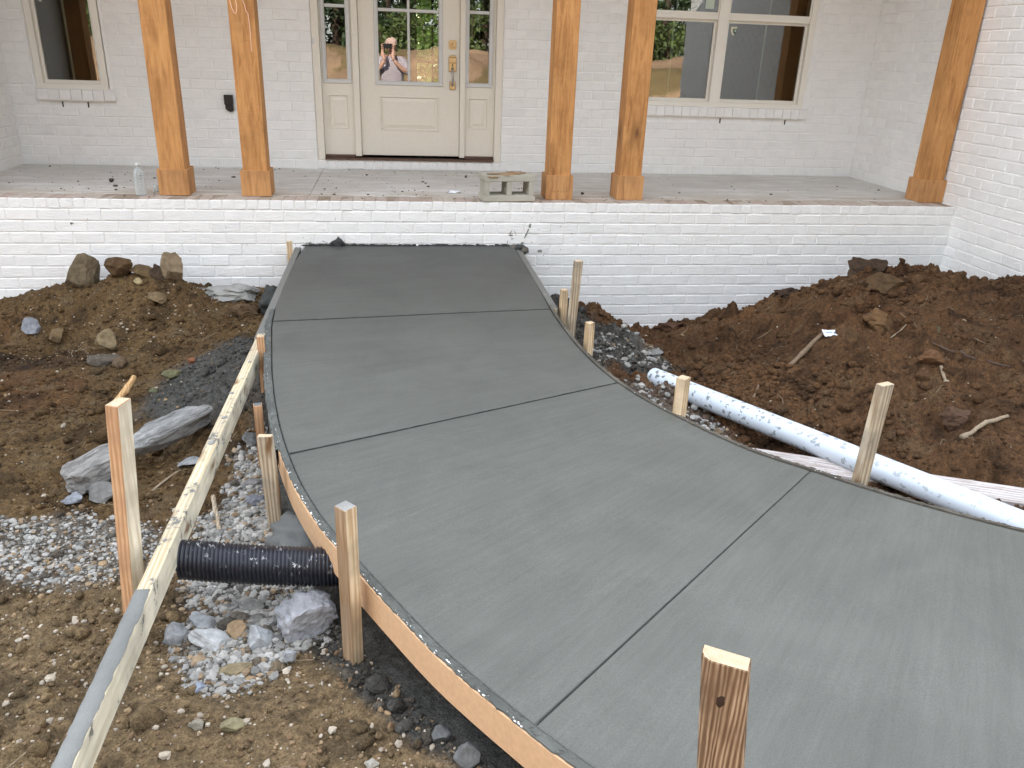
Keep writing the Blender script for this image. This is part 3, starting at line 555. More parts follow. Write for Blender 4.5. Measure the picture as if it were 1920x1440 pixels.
# curved hardboard form, outer side
fo = empty('curved_form_board', (2.3, -3.4, -.4), 'thin peach hardboard form bent around the left edge of the wet walkway', 'form board')
def keep(o, p): o.parent = p; o.matrix_parent_inverse = Matrix.Translation(-Vector(p.location)); return o
keep(strip('board_face', .021, .030, OQ, OT, KO, 1, 1.02, 5, -.004, -.105, m_formface, None, 500, jag=0, jz=.0012), fo)
keep(strip('slurry_cap', .0035, .0265, OQ, OT, KO, 1, .88, 5, .002, -.02, m_slurry, None, 900, jag=.0045, jz=.0035, seed=5, off0jag=.0012), fo)
keep(strip('slurry_cap', .020, .036, OQ, OT, KO, 1, .98, 1.97, -.002, -.075, m_slurry, None, 500, jag=.006, jz=.003, seed=9), fo)
crumbs(None, OQ, OT, KO, 1, 2.0, 3.0, .018, .027, 150, m_white, .002, (.0010, .0034)); crumbs(None, OQ, OT, KO, 1, 1.0, 2.0, .012, .026, 60, m_white, .003, (.001, .0025))
crumbs(None, OQ, OT, KO, 1, .9, 4, .004, .028, 900, m_slurry, .0035, (.0015, .005))
fi = empty('curved_form_board', (3.9, -3.2, -.4), 'thin cement smeared form strip curving along the right edge of the walkway', 'form board')
keep(strip('board_face', .012, .022, IQ, IT, KI, -1, 1.0, 5, .0, -.105, m_slurryd, None, 500, jz=.002), fi)
keep(strip('slurry_cap', .0035, .016, IQ, IT, KI, -1, .96, 5, .003, -.02, m_slurryd, None, 900, jag=.003, jz=.003, seed=15, off0jag=.001), fi)
crumbs(None, IQ, IT, KI, -1, 1.0, 3.6, .004, .02, 700, m_slurryd, .004, (.0015, .005)); crumbs(None, IQ, IT, KI, -1, 2.0, 3.4, .004, .012, 70, m_white, .003, (.0008, .002))
cr = [o for o in bpy.data.objects if o.name.startswith('cement_crumbs')]
for i, o in enumerate(cr): keep(o, fo if i < 3 else fi)

# ------------------------------------------------------------------ boards and stakes
def board(name, label, cat, p0, p1, wd, ht, mat, endm=None, bevel=.0015, group=None, sub=14, warp=0.0, up_=(0, 0, 1), sidem=None):
    """board from p0 to p1 (centre of its top face), width wd, height ht downwards; local x along"""
    p0, p1 = Vector(p0), Vector(p1); d = p1-p0; L = d.length; x = d.normalized(); y = Vector(up_).cross(x).normalized(); z = x.cross(y)
    v, f, mi = [], [], []
    for i in range(sub+1):
        t = i/sub; o = warp*math.sin(t*PI)
        v += [(L*(t-.5), -wd/2+o, -ht), (L*(t-.5), wd/2+o, -ht), (L*(t-.5), wd/2+o, 0), (L*(t-.5), -wd/2+o, 0)]
    for i in range(sub):
        a = i*4
        for k in range(4): f.append((a+k, a+(k+1) % 4, a+4+(k+1) % 4, a+4+k)); mi.append(2 if (k == 1 and sidem) else 0)
    f += [(3, 2, 1, 0), (sub*4, sub*4+1, sub*4+2, sub*4+3)]; mi += [1, 1]
    mb = MB(); mb.v = v; mb.f = f; mb.m = mi; me = mb.mesh(name, [mat, endm or m_end]+([sidem] if sidem else []), bevel=bevel)
    o = link(name, me); o.matrix_world = Matrix(((x.x, y.x, z.x, (p0.x+p1.x)/2), (x.y, y.y, z.y, (p0.y+p1.y)/2), (x.z, y.z, z.z, (p0.z+p1.z)/2), (0, 0, 0, 1)))
    o['label'] = label; o['category'] = cat
    if group: o['group'] = group
    return o
def stake(label, x, y, zt, zb, w_, d_, rot, mat, lean=(0, 0), group='wooden stakes holding the walkway forms', chamfer=0, wane=0, top=None, taper=.12, mat2=None, side2=1):
    """stake with its top at zt and driven to zb; lean = offset of the foot relative to the top"""
    hw, hd = w_/2, d_/2; prof = [(-hw, -hd), (hw, -hd), (hw, hd), (-hw, hd)]
    if wane: prof = [(-hw, -hd+wane), (-hw+wane*.4, -hd+wane*.35), (-hw+wane*1.1, -hd), (hw, -hd), (hw, hd), (-hw, hd)]
    L = zt-zb; mb = MB(); n = len(prof); lv = [(0, 1), (.25, 1), (.5, 1), (.75, 1), (1-taper/L if taper < L else .8, 1), (1, .25)]
    v = []
    for t, s_ in lv: v += [(px_*s_+lean[0]*t, py_*s_+lean[1]*t, -L*t+(random.uniform(-.0012, .0012) if t == 0 else 0)) for px_, py_ in prof]
    f = [tuple(range(n))]; m_ = [1]
    for i in range(len(lv)-1):
        for k in range(n): f.append((i*n+k, i*n+(k+1) % n, (i+1)*n+(k+1) % n, (i+1)*n+k)); m_.append(2 if (mat2 and k == side2) else 0)
    f.append(tuple((len(lv)-1)*n+k for k in range(n))[::-1]); m_.append(0)
    mb.v = v; mb.f = f; mb.m = m_
    if chamfer: pass
    o = mb.build('wooden_stake', [mat, top or m_end]+([mat2] if mat2 else []), None, bevel=.0018, loc=(x, y, zt), rot=(0, 0, rot))
    o['label'] = label; o['category'] = 'stake'; o['group'] = group; return o
m_pinebr = lumber('brownish_pine', [(.24, .15, .08), (.38, .26, .16), (.50, .38, .26)], (.30, .22, .15))
long1 = board('form_board', 'cement smeared two by four form along the left side near the house', 'form board', (1.926, -.012, -.331), (1.922, -1.93, -.346), .041, .089, lumber('cement_smeared_lumber', [(.42, .36, .26), (.5, .44, .34), (.6, .52, .4)], cement=1.35, axis=0), bevel=.002)
m_longb = lumber('yellow_pine_board', [(.46, .37, .23), (.60, .50, .33), (.68, .60, .43)], (.40, .35, .26), cement=.3, axis=0)
long2 = board('form_board', 'long straight pine board running to the lower left with grey cement on its top', 'form board', (1.936, -1.90, -.334), (1.912, -5.35, -.334), .040, .089, m_longb, bevel=.002, sub=30, sidem=lumber('pale_board_side', [(.50, .46, .34), (.66, .61, .46), (.74, .70, .56)], (.36, .34, .27), cement=.25, axis=0))
# grey cement layer on the near half of the board's top
n = 260; t = np.linspace(0, 1, n); yy = -3.985-1.36*t; xl = 1.936-.024*(1.90-(-yy))/-3.45*1.0; xl = 1.936+(-yy-1.9)/3.45*(-.024)
lo_ = np.full(n, -.0205)+(fbm(t*60, t*0, 4, 3)-.5)*.003; hi_ = np.interp(t, [0, .05, .35, 1], [.0175, .020, .0195, .019])+(fbm(t*45, t*0+3, 5, 5)-.5)*.009; hi_ = np.minimum(hi_, .0216)
v = np.stack([np.c_[xl+lo_, yy, np.full(n, -.339)], np.c_[xl+lo_, yy, np.full(n, -.3318)], np.c_[xl+lo_*.0-.004, yy, np.full(n, -.3308)+fbm(t*90, t*0+8, 3, 8)*.001], np.c_[xl+hi_, yy, np.full(n, -.3316)], np.c_[xl+hi_+.0006, yy, np.full(n, -.3342)]], 1).reshape(-1, 3)
id_ = np.arange(n*5).reshape(n, 5); f = np.stack([id_[:-1, :-1], id_[1:, :-1], id_[1:, 1:], id_[:-1, 1:]], -1).reshape(-1, 4)
cem = link('cement_layer', mesh_np('cement_layer', v, f, [concrete('board_cement', (.17, .175, .165), (.26, .265, .25), .004)], True)); cem.parent = long2; cem.matrix_parent_inverse = long2.matrix_world.inverted()
def on_board(parent, pts, name, mat, ht=.003):
    pass
rform = board('form_board', 'straight cement smeared two by four form on the right side against the brick wall', 'form board', (3.522, -.012, -.331), (3.516, -1.50, -.340), .041, .089, lumber('brown_cement_smeared_lumber', [(.30, .24, .17), (.4, .33, .24), (.48, .40, .3)], cement=1.0, axis=0), bevel=.002)
stake('short stake at the top left corner of the walkway beside the brick wall', 1.882, -.13, -.262, -.72, .040, .038, .1, m_pine)
stake('cement capped stake between the straight board and the walkway, furthest of the left row', 1.966, -2.13, -.266, -.72, .034, .034, .1, m_pineo)
stake('short orange stake on the left walkway edge, its top dark with cement', 2.045, -2.80, -.325, -.72, .034, .036, .15, m_pineo, top=m_wetcem)
stake('grey weathered stake with a pale cut top, touching the start of the peach form board', 2.150, -3.30, -.222, -.66, .050, .026, -.12, m_pineg, lean=(.012, 0), taper=.02)
stake('square stake with one brown and one yellow side in front of the peach form board', 2.459, -3.990, -.100, -.75, .040, .046, .72, m_pinebr, mat2=m_pine, side2=0, taper=.10, top=m_mortar_spill)
stake('tall leaning stake on the left nailed behind the long straight board', 1.852, -3.745, .110, -.80, .038, .060, -.32, m_pineo, lean=(-.008, -.10), mat2=m_pinep, taper=.05)
stake('thick rough stake with a dark knot at the bottom of the photo', 3.133, -4.862, .100, -.80, .080, .038, -.55, m_pined, lean=(.085, -.02), wane=.018, taper=.05)
stake('short stub stake on the right beside the tall grey stake near the wall', 3.575, -1.47, -.238, -.75, .038, .038, .2, m_pine)
stake('tall grey stake on the right side of the walkway in front of the brick wall', 3.616, -1.60, -.036, -.80, .044, .036, .12, m_pineg, lean=(-.035, 0))
stake('small pale stake on the right side where the dark gravel pile starts', 3.583, -2.08, -.236, -.75, .040, .034, .35, m_pine)
stake('pale square stake in front of the end of the white pipe', 3.768, -2.95, -.188, -.75, .046, .042, .72, m_pine)
stake('tall weathered stake in front of the middle of the white pipe', 4.262, -3.530, .012, -.85, .056, .030, .28, m_pineg, lean=(-.035, 0))

# ------------------------------------------------------------------ pipes
def corrugated():
    p0, p1 = Vector((1.939, -3.700, -.436)), Vector((2.50, -3.722, -.484)); L = (p1-p0).length; nr = 46; per = 8; N = nr*per+1; ns = 48
    v = np.zeros((N, ns, 3)); f = []
    for i in range(N):
        t = i/(N-1); c = p0.lerp(p1, t); c.z += .010*math.sin(t*PI)*-1; ph = (i % per)/per
        r = .0615 if ph < .5 else .0550
        if ph in (.5, .375): r = .0595
        if ph in (0, .875): r = .0585
        a = np.arange(ns)*2*PI/ns; v[i, :, 0] = c.x-.02*np.cos(a)*0; v[i, :, 1] = c.y+r*np.cos(a); v[i, :, 2] = c.z+r*np.sin(a)
    id_ = np.arange(N*ns).reshape(N, ns); f = np.stack([id_[:-1], np.roll(id_, -1, 1)[:-1], np.roll(id_, -1, 1)[1:], id_[1:]], -1).reshape(-1, 4)
    m = M('black_corrugated_plastic'); c = m.coord('Object'); n = m.noise(c, 60, 4, .65); n2 = m.noise(c, 16, 3, .6); tc = m.n('NewGeometry'); sp = m.n('SeparateXYZ'); m.l(tc, 'Normal', sp, 0)
    s_ = m.math('MULTIPLY', m.ramp(n, [(.60, 0.0), (.63, 1.0)]), m.ramp(n2, [(.45, 0.0), (.56, 1.0)])); s_ = m.math('MULTIPLY', s_, m.ramp((sp, 'Z'), [(.1, 0.15), (.6, 1.0)]))
    m.fin(m.mix(s_, (.012, .014, .022), (.55, .56, .55)), m.mix(s_, (.32, .32, .32), (.9, .9, .9)), None, .5)
    o = link('corrugated_drain_pipe', mesh_np('pipe', v.reshape(-1, 3), f, [m.m], True)); o['label'] = 'black corrugated drain pipe running from the long board under the walkway'; o['category'] = 'pipe'
corrugated()
def pvc():
    p0, p1 = Vector((4.060, -1.775, -.675)), Vector((5.16, -4.13, -.520)); mb = MB(); N = 40; ns = 40; R = .0565
    pts = [p0.lerp(p1, i/N) for i in range(N+1)]
    mb.tube(pts, R, ns, 0, cap=False); mb.tube(pts, R-.005, ns, 0, cap=False)
    me = mb.mesh('pvc_pipe', []); m = M('white_pvc'); c = m.coord('Object'); n = m.noise(c, 25, 4, .7); wn = m.n('TexNoise'); m.l(c, 0, wn, 0); wn.inputs['Scale'].default_value = 40; wa = m.n('VectorMath', operation='MULTIPLY_ADD'); m.l(wn, 'Color', wa, 0); wa.inputs[1].default_value = (.05, .05, .05); m.l(c, 0, wa, 2); v1 = m.vor(wa, 34); n3 = m.noise(c, 75, 3, .7)
    sp = m.n('SeparateXYZ'); m.l(c, 0, sp, 0); fall = m.ramp(m.math('MULTIPLY', m.math('ADD', (sp, 'Y'), 4.3), .42), [(.1, .12), (.5, .55), (.95, 1.0)])
    s_ = m.math('MULTIPLY', m.ramp(m.math('SUBTRACT', (v1, 'Distance'), m.math('MULTIPLY', m.noise(c, 12, 2, .5), .5)), [(.08, 1.0), (.13, 0.0)]), m.ramp((v1, 'Color'), [(.50, 0.0), (.52, 1.0)])); s_ = m.math('MULTIPLY', s_, fall)
    mud = m.math('MULTIPLY', m.ramp(n3, [(.62, 0.0), (.75, .5)]), m.ramp(n, [(.5, 0.0), (.65, 1.0)]))
    col = m.mix(mud, (.68, .755, .83), (.40, .34, .30)); m.fin(m.mix(s_, col, (.22, .25, .26)), .32, None, .5); me.materials.append(m.m)
    for p in me.polygons: p.use_smooth = True
    mb2 = MB(); n = ns
    o = link('white_drain_pipe', me); o['label'] = 'long white plastic pipe splashed with grey cement lying beside the walkway'; o['category'] = 'pipe'
    ring = MB(); d = (p1-p0).normalized()
    ring.tube([p0, p0+d*.002], R, ns); ring.v = ring.v; r2 = MB(); a = d.cross(Vector((0, 0, 1))).normalized(); b = a.cross(d)
    v = [p0+(a*math.cos(2*PI*k/ns)+b*math.sin(2*PI*k/ns))*r for r in (R, R-.005) for k in range(ns)]
    r2.add(v, [(k, (k+1) % ns, ns+(k+1) % ns, ns+k) for k in range(ns)]); r2.build('pipe_rim', me.materials[0], o)
pvc()
fb = board('white_fluted_board', 'pinkish white fluted trim board lying under the white pipe', 'board', (4.02, -2.66, -.668), (5.75, -3.58, -.600), .15, .018, M('tmpw').fin((.7, .66, .64), .6), bevel=.001)
m = M('fluted_white_paint'); c = m.coord('Object'); n_ = m.noise(c, 20, 4, .65); st = m.coord('Object', scale=(.1, 1, 1)); n2 = m.noise(st, 60, 3, .6)
m.fin(m.mix(m.ramp(n_, [(.55, 0.0), (.75, .6)]), m.ramp(n2, [(.35, (.40, .34, .31)), (.55, (.60, .56, .54))]), (.34, .25, .21)), .55, m.bump(n2, .001, .5)); fb.data.materials[0] = m.m; fb.data.materials[1] = m.m
for i in range(6):
    y0 = -.062+i*.0222; rb = MB().tube([(-.97, y0, .0005), (.97, y0, .0005)], .0062, 8).build('flute', m.m, fb, smooth=True)

# ================================================================== HOUSE
house = empty('house', (3.3, 0, 0), 'white painted brick house with a recessed front porch on cedar posts', 'house')
def hp(o): return keep(o, house)
BL, BC, GAP, REC, CR = .2032, .080, .0078, .0042, .0795
_bc = {}
def brick_mesh(L, h, var, mats=None, dep=.03):
    key = (round(L, 3), round(h, 3), var, mats is not None)
    if key in _bc: return _bc[key]
    r = random.Random(hash(key) & 0xffff); j = lambda s=.0012: r.uniform(-s, s); a, b = L/2, h/2; c = .0042
    o = [(-a, -b), (a, -b), (a, b), (-a, b)]; o = [(p+j(), q+j()) for p, q in o]
    cc = [(p-math.copysign(c, p)+j(.0008), q-math.copysign(c, q)+j(.0008)) for p, q in o]
    v = [(p, dep, q) for p, q in o]+[(p, .0036+j(.0005), q) for p, q in o]+[(p, j(.0009), q) for p, q in cc]
    f = [(i, (i+1) % 4, (i+1) % 4+4, i+4) for i in range(4)]+[(i+4, (i+1) % 4+4, (i+1) % 4+8, i+8) for i in range(4)]+[(8, 9, 10, 11)]
    me = bpy.data.meshes.new('brick'); me.from_pydata(v, [], f)
    for m in (mats or [m_paint]): me.materials.append(m)
    if mats: me.polygons[2].material_index = 1; me.polygons[6].material_index = 0
    _bc[key] = me; return me
def wall_bricks(parent, u0, u1, z0, z1, place, phase=0., openings=(), zmin=None, course=BC, limit=300, rowlock_top=None, ztop0=None, vis=True):
    """place(u, d, z) -> world point; rows downwards from z1 if ztop0 else upwards from z0"""
    items = []; nrow = int(math.ceil((z1-z0)/course))
    P0, P1 = np.array(place(0, 0, 0)), np.array(place(1, 0, 0)); ang = math.atan2(P1[1]-P0[1], P1[0]-P0[0])
    for r in range(nrow):
        zc = (z1-(r+.5)*course) if ztop0 else (z0+(r+.5)*course)
        off = phase+(BL/2 if r % 2 else 0); k0 = math.floor((u0-off)/BL)-1
        spans = [(u0, u1)]
        for (a, b, c, d) in openings:
            if zc+course*.3 > c and zc-course*.3 < d:
                ns_ = []
                for s in spans:
                    if b <= s[0] or a >= s[1]: ns_.append(s)
                    else:
                        if a > s[0]: ns_.append((s[0], a))
                        if b < s[1]: ns_.append((b, s[1]))
                spans = ns_
        for (s0, s1) in spans:
            k = math.floor((s0-off)/BL)
            while off+k*BL < s1:
                a = max(s0, off+k*BL+GAP/2); b = min(s1, off+(k+1)*BL-GAP/2); k += 1
                if b-a > .022: items.append(((a+b)/2, zc, b-a))
    sc = []
    for (u, z, L) in items:
        p = place(u, 0, z); X_, Y_, D_ = px(p); ok = in_view(p, 40) and (zmin is None or z > zmin(p)-.03); sc.append((0 if ok else 1, D_))
    order = sorted(range(len(items)), key=lambda i: sc[i]); VV, FF = [], []; nb = 0
    for q, i in enumerate(order):
        u, z, L = items[i]; hgt = course-GAP*.9; zj = random.uniform(-.0012, .0012)
        Lr = round(L*200)/200 if abs(L-(BL-GAP)) > .001 else L
        me = brick_mesh(min(Lr, L) if Lr > L else Lr, hgt, random.randrange(6) if abs(L-(BL-GAP)) < .001 else 0)
        loc = place(u, random.uniform(-.0012, .0016), z+zj)
        if q < limit and sc[i][0] == 0:
            o = link('brick', me, parent, loc, (random.uniform(-.006, .006), random.uniform(-.004, .004), ang)); pass
        else:
            ca, sa = math.cos(ang), math.sin(ang); b_ = len(VV)
            for w_ in me.vertices: c_ = w_.co; VV.append((loc[0]+c_.x*ca-c_.y*sa, loc[1]+c_.x*sa+c_.y*ca, loc[2]+c_.z))
            FF += [[i_+b_ for i_ in p.vertices] for p in me.polygons]; nb += 1
    if FF: link('bricks', mesh_np('bricks', VV, np.array(FF), [m_paint]), parent, kind='stuff')
def wall_part(name, rects, place, dep=.10, label=None):
    """mortar backing: list of (u0,u1,z0,z1) rectangles as solid slabs behind the brick faces"""
    mb = MB()
    for (a, b, c, d) in rects:
        P = [place(u, dd, z) for dd in (REC, dep) for u, z in ((a, c), (b, c), (b, d), (a, d))]
        mb.add(P, [(0, 1, 2, 3), (7, 6, 5, 4), (0, 4, 5, 1), (1, 5, 6, 2), (2, 6, 7, 3), (3, 7, 4, 0)])
    o = mb.build(name, m_paintw); keep0(o)
    if label: o['label'] = label
    return o
def keep0(o): o.parent = house; o.location = -Vector(house.location); return o
DY = 1.60; XR, XL = 7.04, -.46
# --- porch foundation wall
pf = lambda u, d, z: (u, d, z)
pw = wall_part('porch_wall', [(-4.5, XR, -1.6, -.004)], pf, .18, 'low white painted brick foundation wall under the porch')
wall_bricks(pw, -4.5, XR-.004, -.072-16*BC, -.072, pf, phase=.016, ztop0=True, zmin=lambda p: float(gh(p[0], -.03)))
nrk = int((XR+.45)/.0813); rkm = [(brick_mesh(.0735, .0655, 20+i, [m_paint, m_raw], .197)) for i in range(6)]
for i in range(nrk+1):
    u = XR-.042-i*.0813
    o = link('rowlock_brick', rkm[i % 6], pw, (u, random.uniform(-.003, .002), -.0345+random.uniform(-.0015, .001)), (random.uniform(-.01, .01), random.uniform(-.012, .012), 0))
m_capm = concrete('muddy_cap_mortar', (.22, .16, .11), (.40, .34, .27), .003)
cm = MB().box(-.44, XR-.005, .012, .199, -.02, -.0030).build('cap_mortar', m_capm, pw)
# --- door wall
pb = lambda u, d, z: (u, DY+d, z)
DO = (1.965, 3.590, -.01, 2.16); W1 = (-.250, .312, .530, 2.16); W2 = (4.675, 6.430, .530, 2.16)
bw = wall_part('front_wall', [(XL-.1, W1[0], 0, 3.0), (W1[0], W1[1], 0, W1[2]+.09), (W1[0], W1[1], W1[3], 3.0), (W1[1], DO[0], 0, 3.0), (DO[0], DO[1], 0, .085), (DO[0], DO[1], DO[3], 3.0), (DO[1], W2[0], 0, 3.0), (W2[0], W2[1], 0, W2[2]+.09), (W2[0], W2[1], W2[3], 3.0), (W2[1], XR+.1, 0, 3.0)], pb, .12, 'white painted brick wall around the front door')
wall_bricks(bw, XL, XR, 0, 2.24, pb, phase=-.167+BL/2, openings=[(DO[0], DO[1], -.01, .09), DO, (W1[0]-.01, W1[1]+.02, .525, W1[3]), (W2[0]-.01, W2[1]+.05, .525, W2[3])], course=CR)
for i in range(20):
    u = DO[0]+.04+i*.0813; me = brick_mesh(.0735, .0715, i % 3+30)
    if u < DO[1]-.03: link('rowlock_brick', me, bw, (u, DY-.001+random.uniform(-.002, .002), .0405), (0, random.uniform(-.012, .012), 0))
# --- right wing wall (faces -X) and left wing wall (faces +X)
pr = lambda u, d, z: (XR+d, DY-u, z)
rw = wall_part('wing_wall', [(-.1, 5.1, -1.6, 3.0)], pr, .16, 'tall white painted brick wall of the right wing')
wall_bricks(rw, 0, 5.1, -.072-18*BC, 2.24, pr, phase=.10, limit=300, zmin=lambda p: float(gh(min(p[0], 7.0), p[1])) if p[1] < 0 else -.0)
pl = lambda u, d, z: (XL-d, u, z)
lw = wall_part('wing_wall', [(0, DY+.10, -.3, 3.0)], pl, .16, 'white painted brick side wall at the left end of the porch')
wall_bricks(lw, 0, DY, 0, 2.24, pl, phase=.06, limit=100, course=CR)
# left wing front face continues the foundation wall line
hp(MB().box(-8, XL-.17, 0.012, .2, -1.2, 3.0).build('outer_wall', m_paintw))
# --- porch floor (three poured sections with saw joints)
fl = empty('porch_floor', (3.3, .9, 0)); hp(fl); fl.location = (0, .9, 0)
def fpart(x0, x1):
    o = MB().box(x0, x1, .203, DY+.01, -.09, .0).build('floor_section', m_floor, None, bevel=.002); o.parent = fl; o.location = (0, -.9, 0)
for a, b in ((XL-.02, 2.005), (2.009, 4.513), (4.517, XR+.02)): fpart(a, b)
# --- posts
def post(x, y, label, wd=.168, bw_=.204, rot=0.):
    e = MB(); e.box(-wd/2, wd/2, -wd/2, wd/2, .0, 2.74); o = e.build('porch_post', m_cedar, None, bevel=.004, loc=(x, y, .001)); hp(o); o['label'] = label
    t = .019; h = .178; b = MB(); q = bw_/2
    for k, (x0, x1, y0, y1) in enumerate([(-q, q, -q, -q+t), (-q, q, q-t, q), (-q, -q+t, -q+t+.0004, q-t-.0004), (q-t, q, -q+t+.0004, q-t-.0004)]):
        MB().box(x0, x1, y0, y1, 0, h-(.002 if k > 1 else 0)).build('base_trim', m_cedarb, o, bevel=.0015)
    return o
P1 = post(1.085, .250, 'leftmost cedar post in view beside the plastic bottle'); P2 = post(1.645, .250, 'second cedar post from the left with pale chalk marks near the top')
P3 = post(3.845, .225, 'cedar post just right of the front door beside the cinder block'); P4 = post(4.400, .248, 'cedar post in front of the left edge of the double window'); P5 = post(6.935, .262, 'cedar post against the right wing wall')
P6 = post(-.345, .25, 'cedar post against the left wing wall')
# chalk marks on post 2
m_chalk = plain('pink_chalk', (.86, .60, .45), .9)
def chalk(pts, r=.0016): MB().tube([(x, -.0846, z) for x, z in pts], r, 5).build('chalk_mark', m_chalk, P2)
chalk([(-.068, 1.28), (-.060, 1.23), (-.048, 1.195), (-.036, 1.185), (-.028, 1.21), (-.026, 1.24), (-.032, 1.29)], .0026)
chalk([(.012, 1.28), (.026, 1.24), (.030, 1.21), (.042, 1.19), (.046, 1.13), (.047, 1.06), (.045, 1.0), (.044, .96)], .0022)
m_stamp = plain('faint_stamp_ink', (.20, .10, .04), .8)
def text(name, body, size, mat, parent, loc, rot, ext=.0002, sx=1):
    cu = bpy.data.curves.new(name, 'FONT'); cu.body = body; cu.size = size; cu.extrude = ext; cu.align_x = 'CENTER'
    t_ = bpy.data.objects.new(name, cu); COL.objects.link(t_); bpy.context.view_layer.update(); me = bpy.data.meshes.new_from_object(t_); bpy.data.objects.remove(t_)
    me.materials.clear(); me.materials.append(mat); o = link(name, me, parent, loc, rot); o.scale = (sx, 1, 1); return o
text('stamp', '1 0 -7 2 3 7', .017, m_stamp, P3, (0, -.1024, .055), (PI/2, 0, 0), sx=1.5)
# --- roof and shell (out of frame; shades the yard)
m_ceil = cedar('cedar_ceiling', (.60, .42, .25), (.74, .55, .34), (.80, .64, .44)); m_roof = plain('dark_shingles', (.06, .055, .05), .9); 
hp(MB().box(XL-.1, XR+.1, -.25, DY+.1, 2.98, 3.02).build('porch_ceiling', m_ceil)); hp(MB().box(XL, XR, .13, .33, 2.74, 2.98).build('porch_beam', m_cedar))
mb = MB(); mb.poly([(-.50, 3.12), (5.5, 5.75), (11.6, 3.1), (11.6, 2.95), (5.5, 5.6), (-.50, 3.02)], -9.0, 14.5, axis='x')
mb.poly([(6.75, 3.02), (10.2, 5.0), (13.7, 3.02), (13.7, 3.2), (10.2, 5.2), (6.75, 3.2)], -4.0, 4.0, axis='y')
hp(mb.build('roof', m_roof))
m_int = plain('dark_interior', (.10, .09, .08), .9)
mb = MB(); mb.box(-8.4, -8.2, .2, 11, -1, 3.0); mb.box(14, 14.2, -3.2, 11, -1, 3.0); mb.box(-8.2, 3.15, 10.9, 11.1, -1, 3.0); mb.box(3.75, 14, 10.9, 11.1, -1, 3.0); mb.box(3.15, 3.75, 10.9, 11.1, -1, .1); mb.box(3.15, 3.75, 10.9, 11.1, 2.15, 3.0)
mb.box(7.25, 14, -3.5, -3.3, -1.2, 3.0); mb.box(-8.1, 13.9, .4, 10.8, -.3, -.1) if False else None
mb.box(XL-.5, XR+.1, DY+.15, 10.85, -.2, -.02); mb.box(XL-.5, XR+.3, DY+.15, 10.85, 2.98, 3.0); mb.box(-8.1, XL-.2, .3, 2, 2.98, 3.0); mb.box(6.95, 7.03, DY+.13, 10.85, 0, 2.7); mb.box(-.5, -.42, DY+.13, 10.85, 0, 2.7)
hp(mb.build('interior_shell', m_int))
for z in (.75, 1.4): hp(MB().box(3.15, 3.75, 10.92, 10.96, z, z+.05).build('rear_muntin', m_dark))
hp(MB().box(3.43, 3.47, 10.91, 10.95, .1, 2.15).build('rear_muntin', m_dark))

# ------------------------------------------------------------------ windows
def pane(x0, x1, z0, z1, y, parent): 
    g = MB().box(-(x1-x0)/2, (x1-x0)/2, -.002, .002, -(z1-z0)/2, (z1-z0)/2).build('pane', m_glass, parent); g.location = ((x0+x1)/2, y, (z0+z1)/2); return g
def window(x0, x1, label, mulls, ztop=2.15):
    zb = .629; yf = DY-.012; mb = MB(); fwid = .052
    xs = [x0+fwid]+[q for m_ in mulls for q in (m_-.048, m_+.048)]+[x1-fwid]
    mb.box(x0, x1, yf, DY+.10, ztop-fwid, ztop); mb.box(x0, x1, yf, DY+.10, zb-.018, zb+.022)
    mb.box(x0, x0+fwid, yf, DY+.10, zb+.022, ztop-fwid); mb.box(x1-fwid, x1, yf, DY+.10, zb+.022, ztop-fwid)
    for m_ in mulls: mb.box(m_-.048, m_+.048, yf+.0, DY+.10, zb+.022, ztop-fwid)
    o = mb.build('window', m_trim, None, bevel=.002); keep0(o); o['label'] = label
    for i in range(0, len(xs), 2):
        a, b = xs[i], xs[i+1]
        s = MB(); e = .022                                   # lower sash, slightly recessed
        s.box(a, b, DY+.030, DY+.060, zb+.022, zb+.050); s.box(a, b, DY+.030, DY+.060, 1.318, 1.352); s.box(a, a+e, DY+.030, DY+.060, zb+.050, 1.318); s.box(b-e, b, DY+.030, DY+.060, zb+.050, 1.318)
        s.build('sash', m_trim, o, bevel=.0015); pane(a+e, b-e, zb+.050, 1.318, DY+.045, o)
        s = MB(); s.box(a, b, DY+.004, DY+.028, 1.340, 1.400); s.box(a, b, DY+.004, DY+.028, 2.07, ztop-fwid); s.box(a, a+.012, DY+.004, DY+.028, 1.400, 2.07); s.box(b-.012, b, DY+.004, DY+.028, 1.400, 2.07)
        s.build('sash', m_trim, o, bevel=.0015); pane(a+.012, b-.012, 1.400, 2.07, DY+.014, o)
        c = (a+b)/2
        MB().box(c-.008, c+.008, DY+.053, DY+.058, zb+.050, 1.318).build('grille_bar', m_grille, o); MB().box(c-.008, c+.008, DY+.020, DY+.025, 1.400, 2.07).build('grille_bar', m_grille, o)
    # sloped rowlock sill
    n_ = round((x1-x0+.055)/.0813); sw = (x1-x0+.055)/n_
    for i in range(n_):
        a = x0-.005+i*sw+.0012; b = a+sw-.0024+random.uniform(-.0008, 0); dz = random.uniform(-.002, .002); y0 = DY-.034+random.uniform(-.002, .002)
        mbk = MB(); mbk.poly([(y0, .524+dz), (y0, .606+dz), (DY-.011, .612), (DY+.02, .612), (DY+.02, .524)], a, b, axis='x')
        q = mbk.mesh('sill_brick', m_paint, bevel=.002); link('sill_brick', q, o)
    for xx in ((-.073, .125) if x1-x0 < 1 else (5.64, 6.28)):
        MB().box(xx-.0045, xx+.0045, DY-.0022, DY+.01, .468, .512).build('weep_hole', m_dark, o)
    return o
wl = window(-.243, .306, 'narrow cream window at the left end of the porch', [])
wr = window(4.682, 6.424, 'double cream window between the cedar posts on the right', [5.5535])
m_sticker = plain('pale_green_sticker', (.50, .58, .48), .6)
